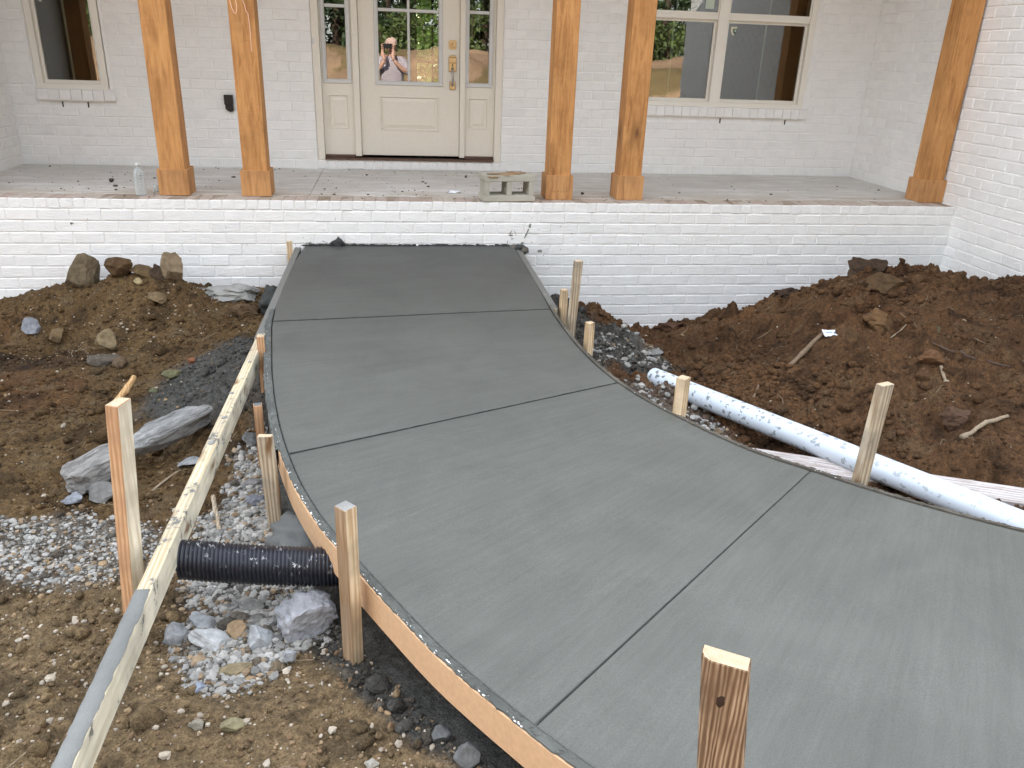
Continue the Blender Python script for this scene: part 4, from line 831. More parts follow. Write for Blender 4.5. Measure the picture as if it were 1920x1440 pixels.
MB().box(5.375, 5.455, DY+.0100, DY+.0112, 1.425, 1.56).build('sticker', m_sticker, wr); MB().box(4.945, 4.985, DY+.0100, DY+.0112, 1.47, 1.56).build('sticker', m_sticker, wr)
def shield(cx, cz, y, parent, s=1):
    pts = [(-.028, .030), (.030, .030), (.032, .0), (.024, -.022), (.004, -.046), (-.016, -.030), (-.027, -.004)]
    MB().poly([(cx+a*s, cz+b*s) for a, b in pts], y, y+.001).build('sticker', plain('cream_sticker', (.66, .66, .50), .6), parent)
    ring = MB().poly([(cx+(.012+a*.62)*s, cz+(-.006+b*.62)*s) for a, b in pts], y-.0012, y-.0002).build('sticker_mark', plain('dark_sticker_mark', (.05, .09, .08), .6), parent)
    MB().poly([(cx+(.017+.009*math.cos(t_))*s, cz+(-.004+.011*math.sin(t_))*s) for t_ in np.linspace(0, 2*PI, 12, endpoint=False)], y-.0022, y-.0014).build('sticker_mark', m_sticker, parent)
shield(5.675, 1.262, DY+.0400, wr); shield(-.125, 1.300, DY+.0400, wl)
# ------------------------------------------------------------------ front door
yd = DY+.045
def frame_ring(mb, x0, x1, z0, z1, w_, y0, y1):
    mb.box(x0, x1, y0, y1, z1-w_, z1); mb.box(x0, x1, y0, y1, z0, z0+w_); mb.box(x0, x0+w_, y0, y1, z0+w_, z1-w_); mb.box(x1-w_, x1, y0, y1, z0+w_, z1-w_)
jm = MB(); jm.box(1.968, 2.030, DY-.005, DY+.12, .082, 2.155); jm.box(3.528, 3.588, DY-.005, DY+.12, .082, 2.155); jm.box(2.030, 3.528, DY-.005, DY+.12, 2.10, 2.155)
jm.box(2.296, 2.350, DY+.012, DY+.12, .112, 2.10); jm.box(3.216, 3.262, DY+.012, DY+.12, .112, 2.10)
dj = jm.build('door_frame', m_door, None, bevel=.003); keep0(dj)
th = MB(); th.box(2.030, 3.528, DY-.018, DY+.12, .0825, .0975); th.box(2.032, 2.294, DY+.03, DY+.05, .098, .120); th.box(3.264, 3.526, DY+.03, DY+.05, .098, .125); th.build('threshold', m_thresh, dj, bevel=.002)
def leaf(name, x0, x1, gl, panel, label, mcols, mrow):
    gx0, gx1, gz0, gz1 = gl; px0, px1, pz0, pz1 = panel; z0 = .122; z1 = 2.095; mb = MB(); y0, y1 = yd, yd+.04
    mb.box(x0, gx0, y0, y1, z0, z1); mb.box(gx1, x1, y0, y1, z0, z1); mb.box(gx0, gx1, y0, y1, gz1, z1); mb.box(gx0, gx1, y0, y1, pz1, gz0); mb.box(gx0, gx1, y0, y1, z0, pz0)
    if px0 > gx0+.0005: mb.box(gx0, px0, y0, y1, pz0, pz1)
    if px1 < gx1-.0005: mb.box(px1, gx1, y0, y1, pz0, pz1)
    o = mb.build(name, m_door); keep0(o); o['label'] = label
    pn = MB(); pa = (px0, px1, pz0, pz1)                   # stepped moulded panel
    def sl4(a, ya, b, yb):
        (x0_, x1_, a0, a1), (x2, x3, b0, b1) = a, b
        v = [(x0_, ya, a0), (x1_, ya, a0), (x1_, ya, a1), (x0_, ya, a1), (x2, yb, b0), (x3, yb, b0), (x3, yb, b1), (x2, yb, b1)]
        pn.add(v, [(i, (i+1) % 4, (i+1) % 4+4, i+4) for i in range(4)])
    ins = lambda r, k: (r[0]+k, r[1]-k, r[2]+k, r[3]-k)
    e1, e2, e3, e4 = ins(pa, -.004), ins(pa, .007), ins(pa, .013), ins(pa, .038); e5 = ins(pa, .044)
    sl4(e1, y0-.0005, ins(pa, .0), y0-.005); sl4(ins(pa, 0), y0-.005, e2, y0-.0045); sl4(e2, y0-.0045, e3, y0+.009); sl4(e3, y0+.009, e4, y0+.002); sl4(e4, y0+.002, e5, y0-.002)
    pn.add([(e5[0], y0-.002, e5[2]), (e5[1], y0-.002, e5[2]), (e5[1], y0-.002, e5[3]), (e5[0], y0-.002, e5[3])], [(0, 1, 2, 3)]); pn.build('panel', m_door, o)
    gt = MB(); frame_ring(gt, gx0-.036, gx1+.036, gz0-.036, gz1+.036, .030, y0-.010, y0-.0003); gt.build('glass_trim', m_glaz, o, bevel=.004)
    gt2 = MB(); frame_ring(gt2, gx0-.006, gx1+.006, gz0-.006, gz1+.006, .006, y0-.004, y0+.008); gt2.build('glass_trim', m_glaz, o)
    pane(gx0, gx1, gz0, gz1, y0+.018, o)
    for c in mcols: MB().box(c-.011, c+.011, y0-.001, y0+.012, gz0, gz1).build('muntin', m_glaz, o, bevel=.004)
    for r in mrow: MB().box(gx0, gx1, y0+.0005, y0+.0115, r-.013, r+.013).build('muntin', m_glaz, o, bevel=.004)
    return o
dr = leaf('front_door', 2.353, 3.213, (2.520, 3.032, .748, 1.95), (2.505+.015, 3.058-.026, .338, .621), 'cream front door with a half glass window and brass handle', [2.776], [1.308])
leaf('sidelight', 2.0315, 2.2945, (2.078, 2.248, .751, 1.95), (2.078, 2.248, .345, .623), 'narrow glass sidelight left of the front door', [], [1.322])
leaf('sidelight', 3.2635, 3.5265, (3.296, 3.470, .749, 1.95), (3.296, 3.470, .362, .625), 'narrow glass sidelight right of the front door', [], [1.316])
# handle set
hx = 3.152
def rbox(mb, x0, x1, y0, y1, z0, z1, m=0): mb.box(x0, x1, y0, y1, z0, z1, m)
lk = MB(); lk.box(hx-.034, hx+.034, yd-.012, yd, 1.018, 1.092); lk = lk.build('deadbolt', m_brass, dr, bevel=.008, seg=2)
cyl = MB().tube([(hx, yd-.012, 1.055), (hx, yd-.024, 1.055)], [.022, .019], 24).build('lock_cylinder', m_brass, dr); MB().box(hx-.0025, hx+.0025, yd-.0255, yd-.0235, 1.045, 1.065).build('keyhole', m_dark, dr)
hs = MB(); hs.box(hx-.034, hx+.034, yd-.016, yd, .838, .955); hs.poly([(hx-.034, .955), (hx+.034, .955), (hx+.024, .968), (hx, .974), (hx-.024, .968)], yd-.016, yd); hs.box(hx-.026, hx+.026, yd-.016, yd, .690, .758); hs.box(hx-.034, hx+.034, yd-.020, yd-.0165, .905, .912)
hd = hs.build('handle', m_brass, dr, bevel=.004)
MB().tube([(hx, yd-.014, .862), (hx, yd-.050, .850), (hx, yd-.060, .80), (hx, yd-.055, .745), (hx, yd-.014, .725)], [.009, .011, .0095, .010, .009], 12).build('grip', plain('worn_steel', (.45, .42, .38), .35, metal=.7), hd, smooth=True)
MB().box(hx-.005, hx+.005, yd-.0185, yd-.0155, .882, .898).build('keyhole', m_dark, hd); MB().box(hx-.011, hx+.011, yd-.0185, yd-.0155, .856, .872).build('latch_slot', m_dark, hd); MB().box(hx-.010, hx+.010, yd-.0185, yd-.0155, .722, .742).build('latch_slot', m_dark, hd)
# outlet cover
ob = MB(); ob.box(1.220, 1.292, DY-.040, DY, .520, .600); ob.box(1.225, 1.290, DY-.034, DY, .482, .520); ob.poly([(1.232, .482), (1.290, .482), (1.290, .470), (1.262, .462), (1.238, .472)], DY-.026, DY)
ob = keep0(ob.build('outlet_cover', m_black, None, bevel=.004)); ob['label'] = 'black weatherproof outlet cover on the brick between the left posts'
MB().box(1.226, 1.286, DY-.0425, DY-.041, .556, .562).build('hinge', m_black, ob)
# sticker-like switch mark left of the door
keep0(MB().box(1.972, 1.990, DY-.0085, DY-.0055, 1.02, 1.065).build('door_bell', m_glaz, None, bevel=.002))

# ================================================================== THINGS
# cinder block lying on its side near the porch edge
cb = empty('cinder_block', (3.443, .105, .002), 'grey cinder block with mud on top between the door and the cedar post', 'cinder block', rot=(0, 0, .10))
mb = MB(); Wd, Hh, Dd = .196, .188, .188
mb.poly([(-Wd, 0), (Wd, 0), (Wd, .034), (Wd-.010, .045), (-Wd+.010, .045), (-Wd, .034)], -Dd/2, Dd/2); mb.poly([(-Wd, Hh), (-Wd, Hh-.034), (-Wd+.010, Hh-.045), (Wd-.010, Hh-.045), (Wd, Hh-.034), (Wd, Hh)], -Dd/2, Dd/2)
for c_ in (-.166, 0, .166): mb.poly([(c_-.019, .0451), (c_+.019, .0451), (c_+.017, Hh/2), (c_+.019, Hh-.0451), (c_-.019, Hh-.0451), (c_-.017, Hh/2)], -Dd/2+.002, Dd/2-.002)
mb.build('block_body', m_block, cb, bevel=.004, seg=2)
def lump(name, parent, x, y, z, w_, d_, h_, mat, seed, rough=.25, V0=IV3, F0=IF3, rot=0, planes=3, **pr):
    v = rock_shape(V0, seed, planes, .7, rough)*np.array([w_/2, d_/2, h_/2]); return link(name, mesh_np(name, v, F0, [mat], True), parent, (x, y, z), (0, 0, rot), **pr)
m_mudtan = concrete('dried_mud', (.22, .14, .075), (.36, .25, .15), .006)
lump('mud_crust', cb, -.03, -.03, Hh+.001, .24, .13, .018, m_mudtan, 5, .4); lump('mud_crust', cb, .07, .02, Hh+.002, .14, .10, .022, m_mudtan, 8, .4); lump('mud_crust', cb, -.12, -.085, Hh-.012, .10, .03, .02, m_mudtan, 9, .4)
# plastic bottle
bt = empty('plastic_bottle', (.862, .150, .001), 'clear ribbed plastic water bottle standing on the porch edge at the left', 'bottle')
prof = [(0, .0), (.030, .0), (.034, .004), (.035, .012)]+[(.035-.0016*(i % 2), .022+i*.0062) for i in range(19)]+[(.035, .145), (.033, .155), (.026, .170), (.016, .184), (.0125, .190), (.0125, .200), (.0145, .201), (.0145, .204), (.0125, .205), (.0125, .212)]
def lathe(prof, n=28):
    v = [(r*math.cos(2*PI*k/n), r*math.sin(2*PI*k/n), z) for r, z in prof for k in range(n)]; f = [(i*n+k, i*n+(k+1) % n, (i+1)*n+(k+1) % n, (i+1)*n+k) for i in range(len(prof)-1) for k in range(n)]; return v, f
def plastic():
    m = bpy.data.materials.new('clear_plastic'); m.use_nodes = True; t = m.node_tree; t.nodes.clear(); o = t.nodes.new('ShaderNodeOutputMaterial'); a = t.nodes.new('ShaderNodeBsdfTransparent'); b = t.nodes.new('ShaderNodeBsdfPrincipled'); mx = t.nodes.new('ShaderNodeMixShader'); lw = t.nodes.new('ShaderNodeLayerWeight')
    lw.inputs[0].default_value = .45; b.inputs['Base Color'].default_value = (.62, .66, .66, 1); b.inputs['Roughness'].default_value = .12; b.inputs['Specular IOR Level'].default_value = .9
    r = t.nodes.new('ShaderNodeMapRange'); r.inputs[3].default_value = .22; r.inputs[4].default_value = .95; t.links.new(lw.outputs['Facing'], r.inputs[0]); t.links.new(r.outputs[0], mx.inputs[0]); a.inputs[0].default_value = (.93, .95, .95, 1)
    t.links.new(a.outputs[0], mx.inputs[1]); t.links.new(b.outputs[0], mx.inputs[2]); t.links.new(mx.outputs[0], o.inputs[0]); return m
m_pet = plastic(); v, f = lathe(prof); link('bottle_body', mesh_np('bottle_body', v, np.array(f), [m_pet], True), bt)
v, f = lathe([(0, .0), (.0155, .0), (.0155, .016), (0, .016)], 20); link('bottle_cap', mesh_np('bottle_cap', v, np.array(f), [plain('white_cap', (.7, .72, .72), .4)], False), bt, (0, 0, .206))
lump('plastic_scrap', None, .925, .31, .025, .05, .04, .055, m_pet, 12, .3, label='small crumpled clear plastic cup beside the bottle on the porch', category='plastic cup')
# litter and marks
def sheet(name, label, cat, x, y, z, w_, d_, mat, rot, seed, lift=.01, tilt=0):
    n = 14; g = np.linspace(-.5, .5, n); Xs, Ys = np.meshgrid(g, g); Zs = (fbm(Xs*4+seed, Ys*4, 3, seed)-.5)*lift*2.5+lift; ed = 1+.25*(fbm(Xs*5, Ys*5+seed, 3, seed+4)-.5)
    v = np.stack([Xs*w_*ed, Ys*d_*ed, Zs], -1).reshape(-1, 3); i = np.arange(n*n).reshape(n, n); f = np.stack([i[:-1, :-1], i[:-1, 1:], i[1:, 1:], i[1:, :-1]], -1).reshape(-1, 4)
    o = link(name, mesh_np(name, v, f, [mat], False), None, (x, y, z), (tilt, 0, rot), label=label, category=cat); return o
m_paper = plain('white_paper', (.82, .84, .86), .7)
sheet('paper_scrap', 'crumpled white paper scrap on the porch floor left of the cinder block', 'paper', 3.075, .405, .002, .10, .085, m_paper, .2, 3, .006)
lb = sheet('paper_label', 'small white and blue printed label lying on the right dirt mound', 'paper label', 5.144, -1.70, float(gh(5.144, -1.70))+.012, .088, .060, m_paper, -.1, 6, .003, .35)
MB().box(-.028, .010, -.004, .004, .0, .0006).build('print', plain('blue_print', (.25, .42, .55), .6), lb, loc=(0, .004, .0075)); MB().box(.018, .028, -.008, .006, 0, .0006).build('print', plain('grey_print', (.16, .20, .26), .6), lb, loc=(0, 0, .0085))
MB().poly([(5.414, .724), (5.528, .386), (5.538, .390), (5.424, .730)], .0008, .0016, axis='z').build('chalk_line', plain('white_chalk_line', (.7, .7, .69), .9), fl); o = [q for q in fl.children if q.name == 'chalk_line'][0]; o.location = (0, -.9, 0)
m_spl = plain('grey_cement_splash', (.25, .25, .23), .9, .002, 90, var=.3); m_dkcem = plain('dark_wet_cement', (.042, .045, .042), .8, .004, 70, var=.3)
def dab(pts, r0, r1, mat=m_spl, n=8, name='cement_splash'):
    mb = MB(); seg = [Vector(p) for p in pts]; N = 9; P = []
    for i in range(N):
        t = i/(N-1)*(len(seg)-1); k = min(int(t), len(seg)-2); P.append(seg[k].lerp(seg[k+1], t-k)+Vector((random.uniform(-.002, .002), 0, random.uniform(-.002, .002))))
    rs = [max(.0008, (r0+(r1-r0)*i/(N-1))*random.uniform(.6, 1.25)*(1 if 0 < i < N-1 else .5)) for i in range(N)]
    mb.tube(P, rs, n); me = mb.mesh(name, mat, True)
    for v_ in me.vertices: v_.co.y = -.0005+(v_.co.y+.0005)*.35
    return link(name, me, pw)
yw = -.0015
dab([(3.615, yw, -.157), (3.610, yw, -.185)], .010, .009); dab([(3.606, yw, -.19), (3.575, yw, -.262)], .006, .007); dab([(3.566, yw, -.29), (3.548, yw, -.322)], .009, .010)
dab([(3.480, yw, -.205), (3.462, yw, -.235)], .003, .006); dab([(3.455, yw, -.240), (3.485, yw, -.244)], .006, .005); dab([(3.497, yw, -.205), (3.512, yw, -.245)], .0025, .003); dab([(3.475, yw, -.27), (3.492, yw, -.266)], .005, .003); dab([(3.450, yw, -.28), (3.447, yw, -.31)], .002, .002)
dab([(3.680, yw, -.360), (3.712, yw, -.358)], .011, .010); dab([(.425, yw, -.166), (.428, yw, -.172)], .010, .009); dab([(1.98, yw, -.305), (2.02, yw, -.30)], .005, .004); dab([(2.10, yw, -.29), (2.14, yw, -.30)], .004, .002)
for i in range(60):
    x = rng.choice([rng.uniform(3.1, 3.9), rng.uniform(.3, 6.6), rng.uniform(1.9, 2.4)]); z = -rng.uniform(.09, .6); r = rng.uniform(.0012, .0035); dab([(x, yw, z), (x+rng.uniform(-.006, .006), yw, z-rng.uniform(.002, .012))], r, r*.6, n=6)
lump('cement_splash', pw, 2.21, -.012, -.302, .085, .035, .075, m_dkcem, 31, .5)
for i in range(46):                                   # ragged line of cement where slab meets the wall
    t = i/45; lump('cement_splash', pw, 1.99+1.50*t+rng.uniform(-.01, .01), -.004, -.318+rng.uniform(-.003, .003), rng.uniform(.03, .07), .014, rng.uniform(.010, .022), m_dkcem, 50+i, .5, IV2, IF2)
for k, (x, y, w_, h_) in enumerate([(3.54, -.06, .11, .05), (3.56, -.14, .07, .05), (3.50, -.03, .10, .03)]): lump('cement_lump', rform, *(rform.matrix_world.inverted()@Vector((x, y, -.325))), w_, w_*.8, h_, m_slurryd if k else m_dkcem, 90+k, .5)

# wet cement and dark soil lumps piled beside the forms
def pile(name, label, cat, x, y, w_, d_, h_, mat, seed, rot=0, sink=.3, rough=.3): 
    v = rock_shape(IV4, seed, 2, .8, rough, fr=2.4); v *= 1+(fbm(v[:, 0]*7+seed, v[:, 1]*7+v[:, 2]*5, 4, seed)-.5)[:, None]*.22; v *= np.array([w_/2, d_/2, h_/2])
    return link(name, mesh_np(name, v, IF4, [mat], True), None, (x, y, float(gh(x, y))+h_*(.5-sink)), (0, 0, rot), label=label, category=cat)
m_dsoil = soil_mat('dark_cement_soil', False, (.038, .039, .038))
pile('cement_spoil_heap', 'dark clod of wet cement against the wall at the top left corner of the walkway', 'spoil heap', 1.80, -.50, .20, .34, .22, m_dkcem, 6, .1, .35)
pile('cement_spoil_heap', 'grey wet cement lump under the peach form board behind the black pipe', 'spoil heap', 2.28, -3.44, .26, .22, .20, m_wetcem, 8, .2, .35, .25)
T = (.17, .115, .06); Br = (.12, .072, .036); Gy = (.26, .27, .29); Wh = (.46, .47, .47)
rock('boulder', 'brown upright boulder, leftmost of the rocks along the brick wall', 'rock', .49, -.155, .225, .30, .2, (0.132, 0.099, 0.058), .3, .1, .1, 11, .15, z=-.60, planes=16, cut=.45, V0=IV4, F0=IF4)
rock('boulder', 'rounded brown rock in the middle on top of the left dirt mound', 'rock', .80, -.32, .175, .14, .15, (0.094, 0.055, 0.025), .1, 0, 0, 12, .1, z=-.445, rough=.16, V0=IV4, F0=IF4)
rock('rock', 'flat brown rock slanting down right of the rounded brown rock', 'rock', .955, -.33, .20, .07, .14, (0.110, 0.072, 0.033), -.1, .1, .32, 13, .1, z=-.45)
rock('boulder', 'tan upright rock leaning to the right, rightmost on the left dirt mound', 'rock', 1.135, -.33, .145, .24, .14, (0.238, 0.178, 0.109), .2, .05, .28, 14, .12, z=-.51, planes=15, V0=IV4, F0=IF4)
rock('rock', 'dark brown clod leaning on the tan upright rock', 'rock', 1.055, -.36, .12, .15, .12, (0.063, 0.041, 0.025), .5, 0, .2, 15, .1, z=-.49, rough=.25)
rock('concrete_lump', 'pale grey crusty concrete lump against the wall left of the walkway', 'concrete lump', 1.47, -.30, .42, .16, .24, None, .05, .1, .08, 16, .3, rough=.3, planes=4, mat=m_mortar_spill, V0=IV4, F0=IF4, fr=3.5)
rock('rock', 'brown earthy clod below the pale concrete lump', 'rock', 1.63, -.60, .20, .09, .14, (0.116, 0.074, 0.039), 0, 0, 0, 17, .3, rough=.25)
rock('rock', 'blue grey crushed stone on the far left of the dirt', 'rock', .255, -.50, .115, .095, .09, Gy, .3, .2, .1, 18, .1, planes=6)
rock('rock', 'tan stone just right of the blue grey stone', 'rock', .40, -.52, .10, .10, .09, T, .2, 0, 0, 19, .2)
rock('rock', 'small brown stone left of the blue grey stone', 'rock', .12, -.53, .09, .06, .07, Br, .2, 0, 0, 20, .2)
rock('rock', 'brown wedge shaped stone on the face of the left mound', 'rock', 1.07, -.54, .13, .075, .10, (0.165, 0.116, 0.061), -.25, .3, .15, 21, .15, planes=7)
rock('rock', 'small yellow stone below the rounded brown rock', 'rock', .93, -.42, .06, .05, .05, (0.330, 0.264, 0.145), 0, .2, .2, 22, .1)
rock('rock', 'blocky tan stone standing in the edge of the trench on the left', 'rock', .84, -.88, .128, .155, .12, (0.218, 0.165, 0.092), .1, 0, .0, 23, .08, planes=8, cut=.55)
rock('rock', 'long dark grey stone below the blocky tan stone', 'rock', .86, -1.08, .20, .085, .10, (0.110, 0.091, 0.072), .45, .1, -.1, 24, .2)
rock('rock', 'small brown stone right of the long dark stone', 'rock', .99, -1.15, .09, .06, .08, (0.121, 0.083, 0.050), .2, 0, 0, 25, .2)
rock('rock', 'mossy green stone at the edge of the dark cement mound', 'rock', 1.385, -1.53, .11, .055, .07, (.15, .14, .075), .35, 0, 0, 26, .1)
rock('rock', 'second smaller mossy green stone left of the dark cement mound', 'rock', 1.30, -1.64, .05, .05, .05, (.12, .12, .065), 0, 0, 0, 27, .1)
rock('rock', 'small orange stone on the dark cement mound', 'rock', 1.50, -1.60, .045, .035, .04, (.20, .085, .045), 0, 0, 0, 28, .0, z=-.60)
def slate(name, label, p0, p1, wd, ht, col, seed, roll=0):
    p0, p1 = Vector(p0), Vector(p1); d = p1-p0; L = d.length; V0 = np.sign(IV4)*np.abs(IV4)**.45; V0 /= np.abs(V0).max(); v = rock_shape(V0, seed, 3, .86, .14, fr=1.6)
    v = v/(v.max(0)-v.min(0))*np.array([L, wd, ht]); v[:, 2] += (fbm(v[:, 0]*5+seed, v[:, 1]*40, 4, seed)-.5)*ht*.45
    m = M('layered_'+name+str(seed)); c = m.coord('Object', scale=(.25, 1.6, 1)); n = m.noise(c, 55, 5, .7, .6); n2 = m.noise(m.coord('Object'), 12, 4, .6)
    m.fin(m.mix(1.0, m.ramp(n, [(.28, tuple(q*.45 for q in col)), (.5, col), (.72, tuple(min(1, q*1.5) for q in col))]), m.ramp(n2, [(.3, .75), (.7, 1.1)]), 'MULTIPLY'), .85, m.bump(n, .014, 1.0))
    o = link(name, mesh_np(name, v, IF4, [m.m])); o.rotation_mode = 'QUATERNION'; x = d.normalized(); y = Vector((0, 0, 1)).cross(x).normalized(); z = x.cross(y)
    o.matrix_world = Matrix(((x.x, y.x, z.x, (p0.x+p1.x)/2), (x.y, y.y, z.y, (p0.y+p1.y)/2), (x.z, y.z, z.z, (p0.z+p1.z)/2), (0, 0, 0, 1)))@Matrix.Rotation(roll, 4, 'X'); o['label'] = label; o['category'] = 'rock'; return o
zl = float(gh(1.55, -2.5))
slate('slate_rock', 'long layered grey slate rock behind the tall leaning stake', (1.455, -2.64, -.60), (1.725, -2.27, -.585), .12, .10, (.31, .31, .30), 41, .25)
slate('slate_rock', 'cracked grey slate block left of the tall leaning stake', (1.285, -2.84, -.645), (1.46, -2.64, -.61), .13, .12, (.31, .30, .28), 42, .1)
rock('rock', 'grey slate chunk lying against the foot of the cracked slate block', 'rock', 1.415, -2.86, .12, .10, .11, (0.165, 0.160, 0.149), .4, 0, 0, 43, .2)
rock('rock', 'small blue grey stone at the left foot of the cracked slate block', 'rock', 1.33, -2.90, .08, .04, .06, (0.238, 0.251, 0.277), .2, 0, 0, 44, .2)
rock('rock', 'flat grey stone under the long slate rock', 'rock', 1.70, -2.62, .11, .03, .07, (0.264, 0.271, 0.277), .3, 0, 0, 45, .1)
rock('rock', 'dark flat stone between the long board and the orange stake', 'rock', 1.985, -2.60, .10, .05, .13, (0.127, 0.127, 0.124), .3, .2, 0, 46, .15)
rock('rock', 'grey flat stone in the gravel left of the weathered stake', 'rock', 2.03, -2.95, .09, .035, .07, (0.218, 0.211, 0.205), .2, .1, 0, 47, .1); rock('rock', 'bluish flat stone in the gravel just below the grey flat one', 'rock', 2.06, -3.08, .085, .035, .07, (0.178, 0.185, 0.211), .4, .1, 0, 48, .1)
rock('rock', 'white flat oval stone at the bottom of the gravel pit, left of the orange one', 'rock', 2.035, -3.85, .125, .05, .075, Wh, -.05, .35, .05, 51, .1)
rock('rock', 'white squarish stone at the bottom of the gravel pit', 'rock', 2.178, -3.87, .085, .07, .075, (0.370, 0.383, 0.389), .5, .4, 0, 52, .1, planes=8)
rock('rock', 'orange tan broken stone between the two white stones', 'rock', 2.105, -3.82, .055, .06, .06, (0.317, 0.224, 0.132), .8, .3, 0, 53, .1)
rock('rock', 'pointed pale grey stone behind the white oval stone', 'rock', 1.995, -3.765, .085, .045, .05, (0.343, 0.356, 0.363), -.5, .3, 0, 54, .1)
rock('concrete_lump', 'big rough grey mortar lump beside the square stake', 'concrete lump', 2.315, -3.815, .19, .15, .16, None, .2, .1, -.15, 55, .2, rough=.22, planes=5, mat=concrete('grey_mortar_lump', (0.149, 0.154, 0.160), (.46, .47, .50), .006), V0=IV4, F0=IF4, fr=3)
rock('rock', 'flat grey slab stone right under the black pipe', 'rock', 2.135, -3.66, .10, .025, .075, (0.224, 0.224, 0.205), -.2, .35, 0, 56, .0)
rock('rock', 'white stone in the dirt below the mortar lump', 'rock', 2.275, -3.97, .045, .05, .04, (0.370, 0.383, 0.396), 1.1, .2, .3, 57, .15)
rock('rock', 'rough grey stone at the foot of the tall leaning stake', 'rock', 1.925, -3.83, .07, .07, .06, (0.277, 0.284, 0.290), .3, 0, 0, 58, .2)
rock('rock', 'pinkish grey stone in the middle of the gravel pit', 'rock', 2.075, -3.74, .06, .035, .045, (0.251, 0.218, 0.205), .3, 0, 0, 59, .2)
rock('rock', 'grey stone in the gravel near the mortar lump', 'rock', 2.20, -3.775, .06, .04, .045, (0.330, 0.330, 0.317), .9, .2, 0, 60, .1)
rock('rock', 'angular grey block against the form board at the bottom of the photo', 'rock', 2.745, -4.45, .065, .055, .055, (0.149, 0.154, 0.154), .3, .1, 0, 61, .1, planes=10)
rock('rock', 'small dark grey block just left of the angular block by the form', 'rock', 2.69, -4.36, .045, .04, .04, (0.138, 0.143, 0.143), .7, 0, 0, 62, .1)
rock('rock', 'round grey stone left of the black pipe beyond the board', 'rock', 1.795, -3.31, .045, .045, .045, (0.297, 0.297, 0.284), 0, 0, 0, 63, .2, smooth=True)
rock('rock', 'small blue stone on the dirt right of the cement covered board', 'rock', 2.045, -4.06, .036, .022, .03, (0.277, 0.310, 0.383), 0, 0, 0, 64, .1)
rock('rock', 'flat yellowish rock half buried in the dirt below the gravel pit', 'rock', 2.135, -4.0, .11, .035, .06, (0.238, 0.191, 0.112), .1, 0, 0, 65, .35); rock('rock', 'grey stone right of the lower end of the board', 'rock', 2.08, -4.22, .04, .03, .03, (0.277, 0.251, 0.198), 0, 0, 0, 66, .2)
rock('rock', 'yellow grey stone on the dirt between the board and the form board', 'rock', 2.17, -4.235, .07, .03, .04, (0.251, 0.224, 0.132), .3, 0, 0, 67, .2); rock('rock', 'small pale stone in the bottom dirt near the form board', 'rock', 2.52, -4.42, .035, .03, .03, (0.383, 0.363, 0.317), .3, 0, 0, 68, .1)
rock('rock', 'orange brown boulder in the upper part of the right dirt mound', 'rock', 5.45, -1.66, .26, .17, .2, (0.132, 0.072, 0.030), .1, .1, .05, 71, .2, rough=.2, V0=IV4, F0=IF4)
rock('soil_clod', 'large brown clod near the top of the right mound', 'soil clod', 5.88, -1.05, .30, .14, .2, (0.085, 0.050, 0.023), .2, 0, 0, 72, .3, rough=.25, V0=IV4, F0=IF4)
rock('soil_clod', 'dark lump forming the peak of the right mound', 'soil clod', 6.02, -.62, .30, .17, .22, (0.055, 0.034, 0.020), .1, 0, .1, 73, .3, rough=.3, V0=IV4, F0=IF4)
rock('soil_clod', 'rounded reddish clod in the lower right mound', 'soil clod', 5.19, -2.80, .145, .11, .12, (0.088, 0.048, 0.028), .1, 0, 0, 74, .3, rough=.2, V0=IV4, F0=IF4)
rock('soil_clod', 'orange earth clod in the middle of the right mound', 'soil clod', 5.42, -2.25, .14, .09, .11, (0.132, 0.066, 0.030), .4, 0, 0, 75, .3, rough=.25)
rock('soil_clod', 'greenish brown clod below the orange brown boulder', 'soil clod', 5.60, -1.98, .10, .06, .08, (0.083, 0.066, 0.033), .4, 0, 0, 76, .2, rough=.25)
rock('soil_clod', 'reddish clod at the left end of the right mound against the wall', 'soil clod', 4.70, -.22, .26, .12, .18, (0.088, 0.045, 0.025), 0, 0, 0, 77, .3, rough=.28, V0=IV4, F0=IF4)
rock('soil_clod', 'dark crumbly lump on the left shoulder of the right mound', 'soil clod', 5.52, -.42, .24, .14, .18, (0.054, 0.032, 0.019), .5, 0, 0, 78, .3, rough=.32, V0=IV4, F0=IF4)
rock('rock', 'tan stone in the lower right corner of the mound', 'rock', 5.10, -3.10, .07, .04, .05, (0.224, 0.165, 0.099), .2, 0, 0, 79, .2); rock('rock', 'flat grey stone between the gravel and the right mound', 'rock', 4.31, -1.04, .12, .05, .08, (0.218, 0.218, 0.205), .1, 0, 0, 80, .15)
rock('rock', 'dark grey stone under the white pipe next to the pale stake', 'rock', 3.95, -2.60, .09, .06, .07, (0.088, 0.094, 0.094), .1, .2, 0, 81, .15)
# sticks
def stick(label, pts, r, mat, cat='stick', n=7, name='stick'):
    P = []; 
    for i in range(len(pts)-1):
        for k in range(5): t = k/5; P.append(Vector(pts[i]).lerp(Vector(pts[i+1]), t))
    P.append(Vector(pts[-1])); Q = []
    for i, p in enumerate(P): z = float(gh(p.x, p.y)) if len(p) and p.z == 0 else p.z; Q.append(Vector((p.x+random.uniform(-1, 1)*r*.3, p.y+random.uniform(-1, 1)*r*.3, z+r*.8)))
    zz = [q.z for q in Q]; m_ = max(3, len(Q)); k = np.polyfit(range(len(Q)), zz, 2) if len(Q) > 3 else None
    if k is not None:
        for i, q in enumerate(Q): q.z = max(float(np.polyval(k, i)), q.z-.004)
    rs = [r*random.uniform(.75, 1.1)*(1-.35*i/len(Q)) for i in range(len(Q))]
    o = MB().tube(Q, rs, n).build(name, mat, None, smooth=True); o['label'] = label; o['category'] = cat; return o
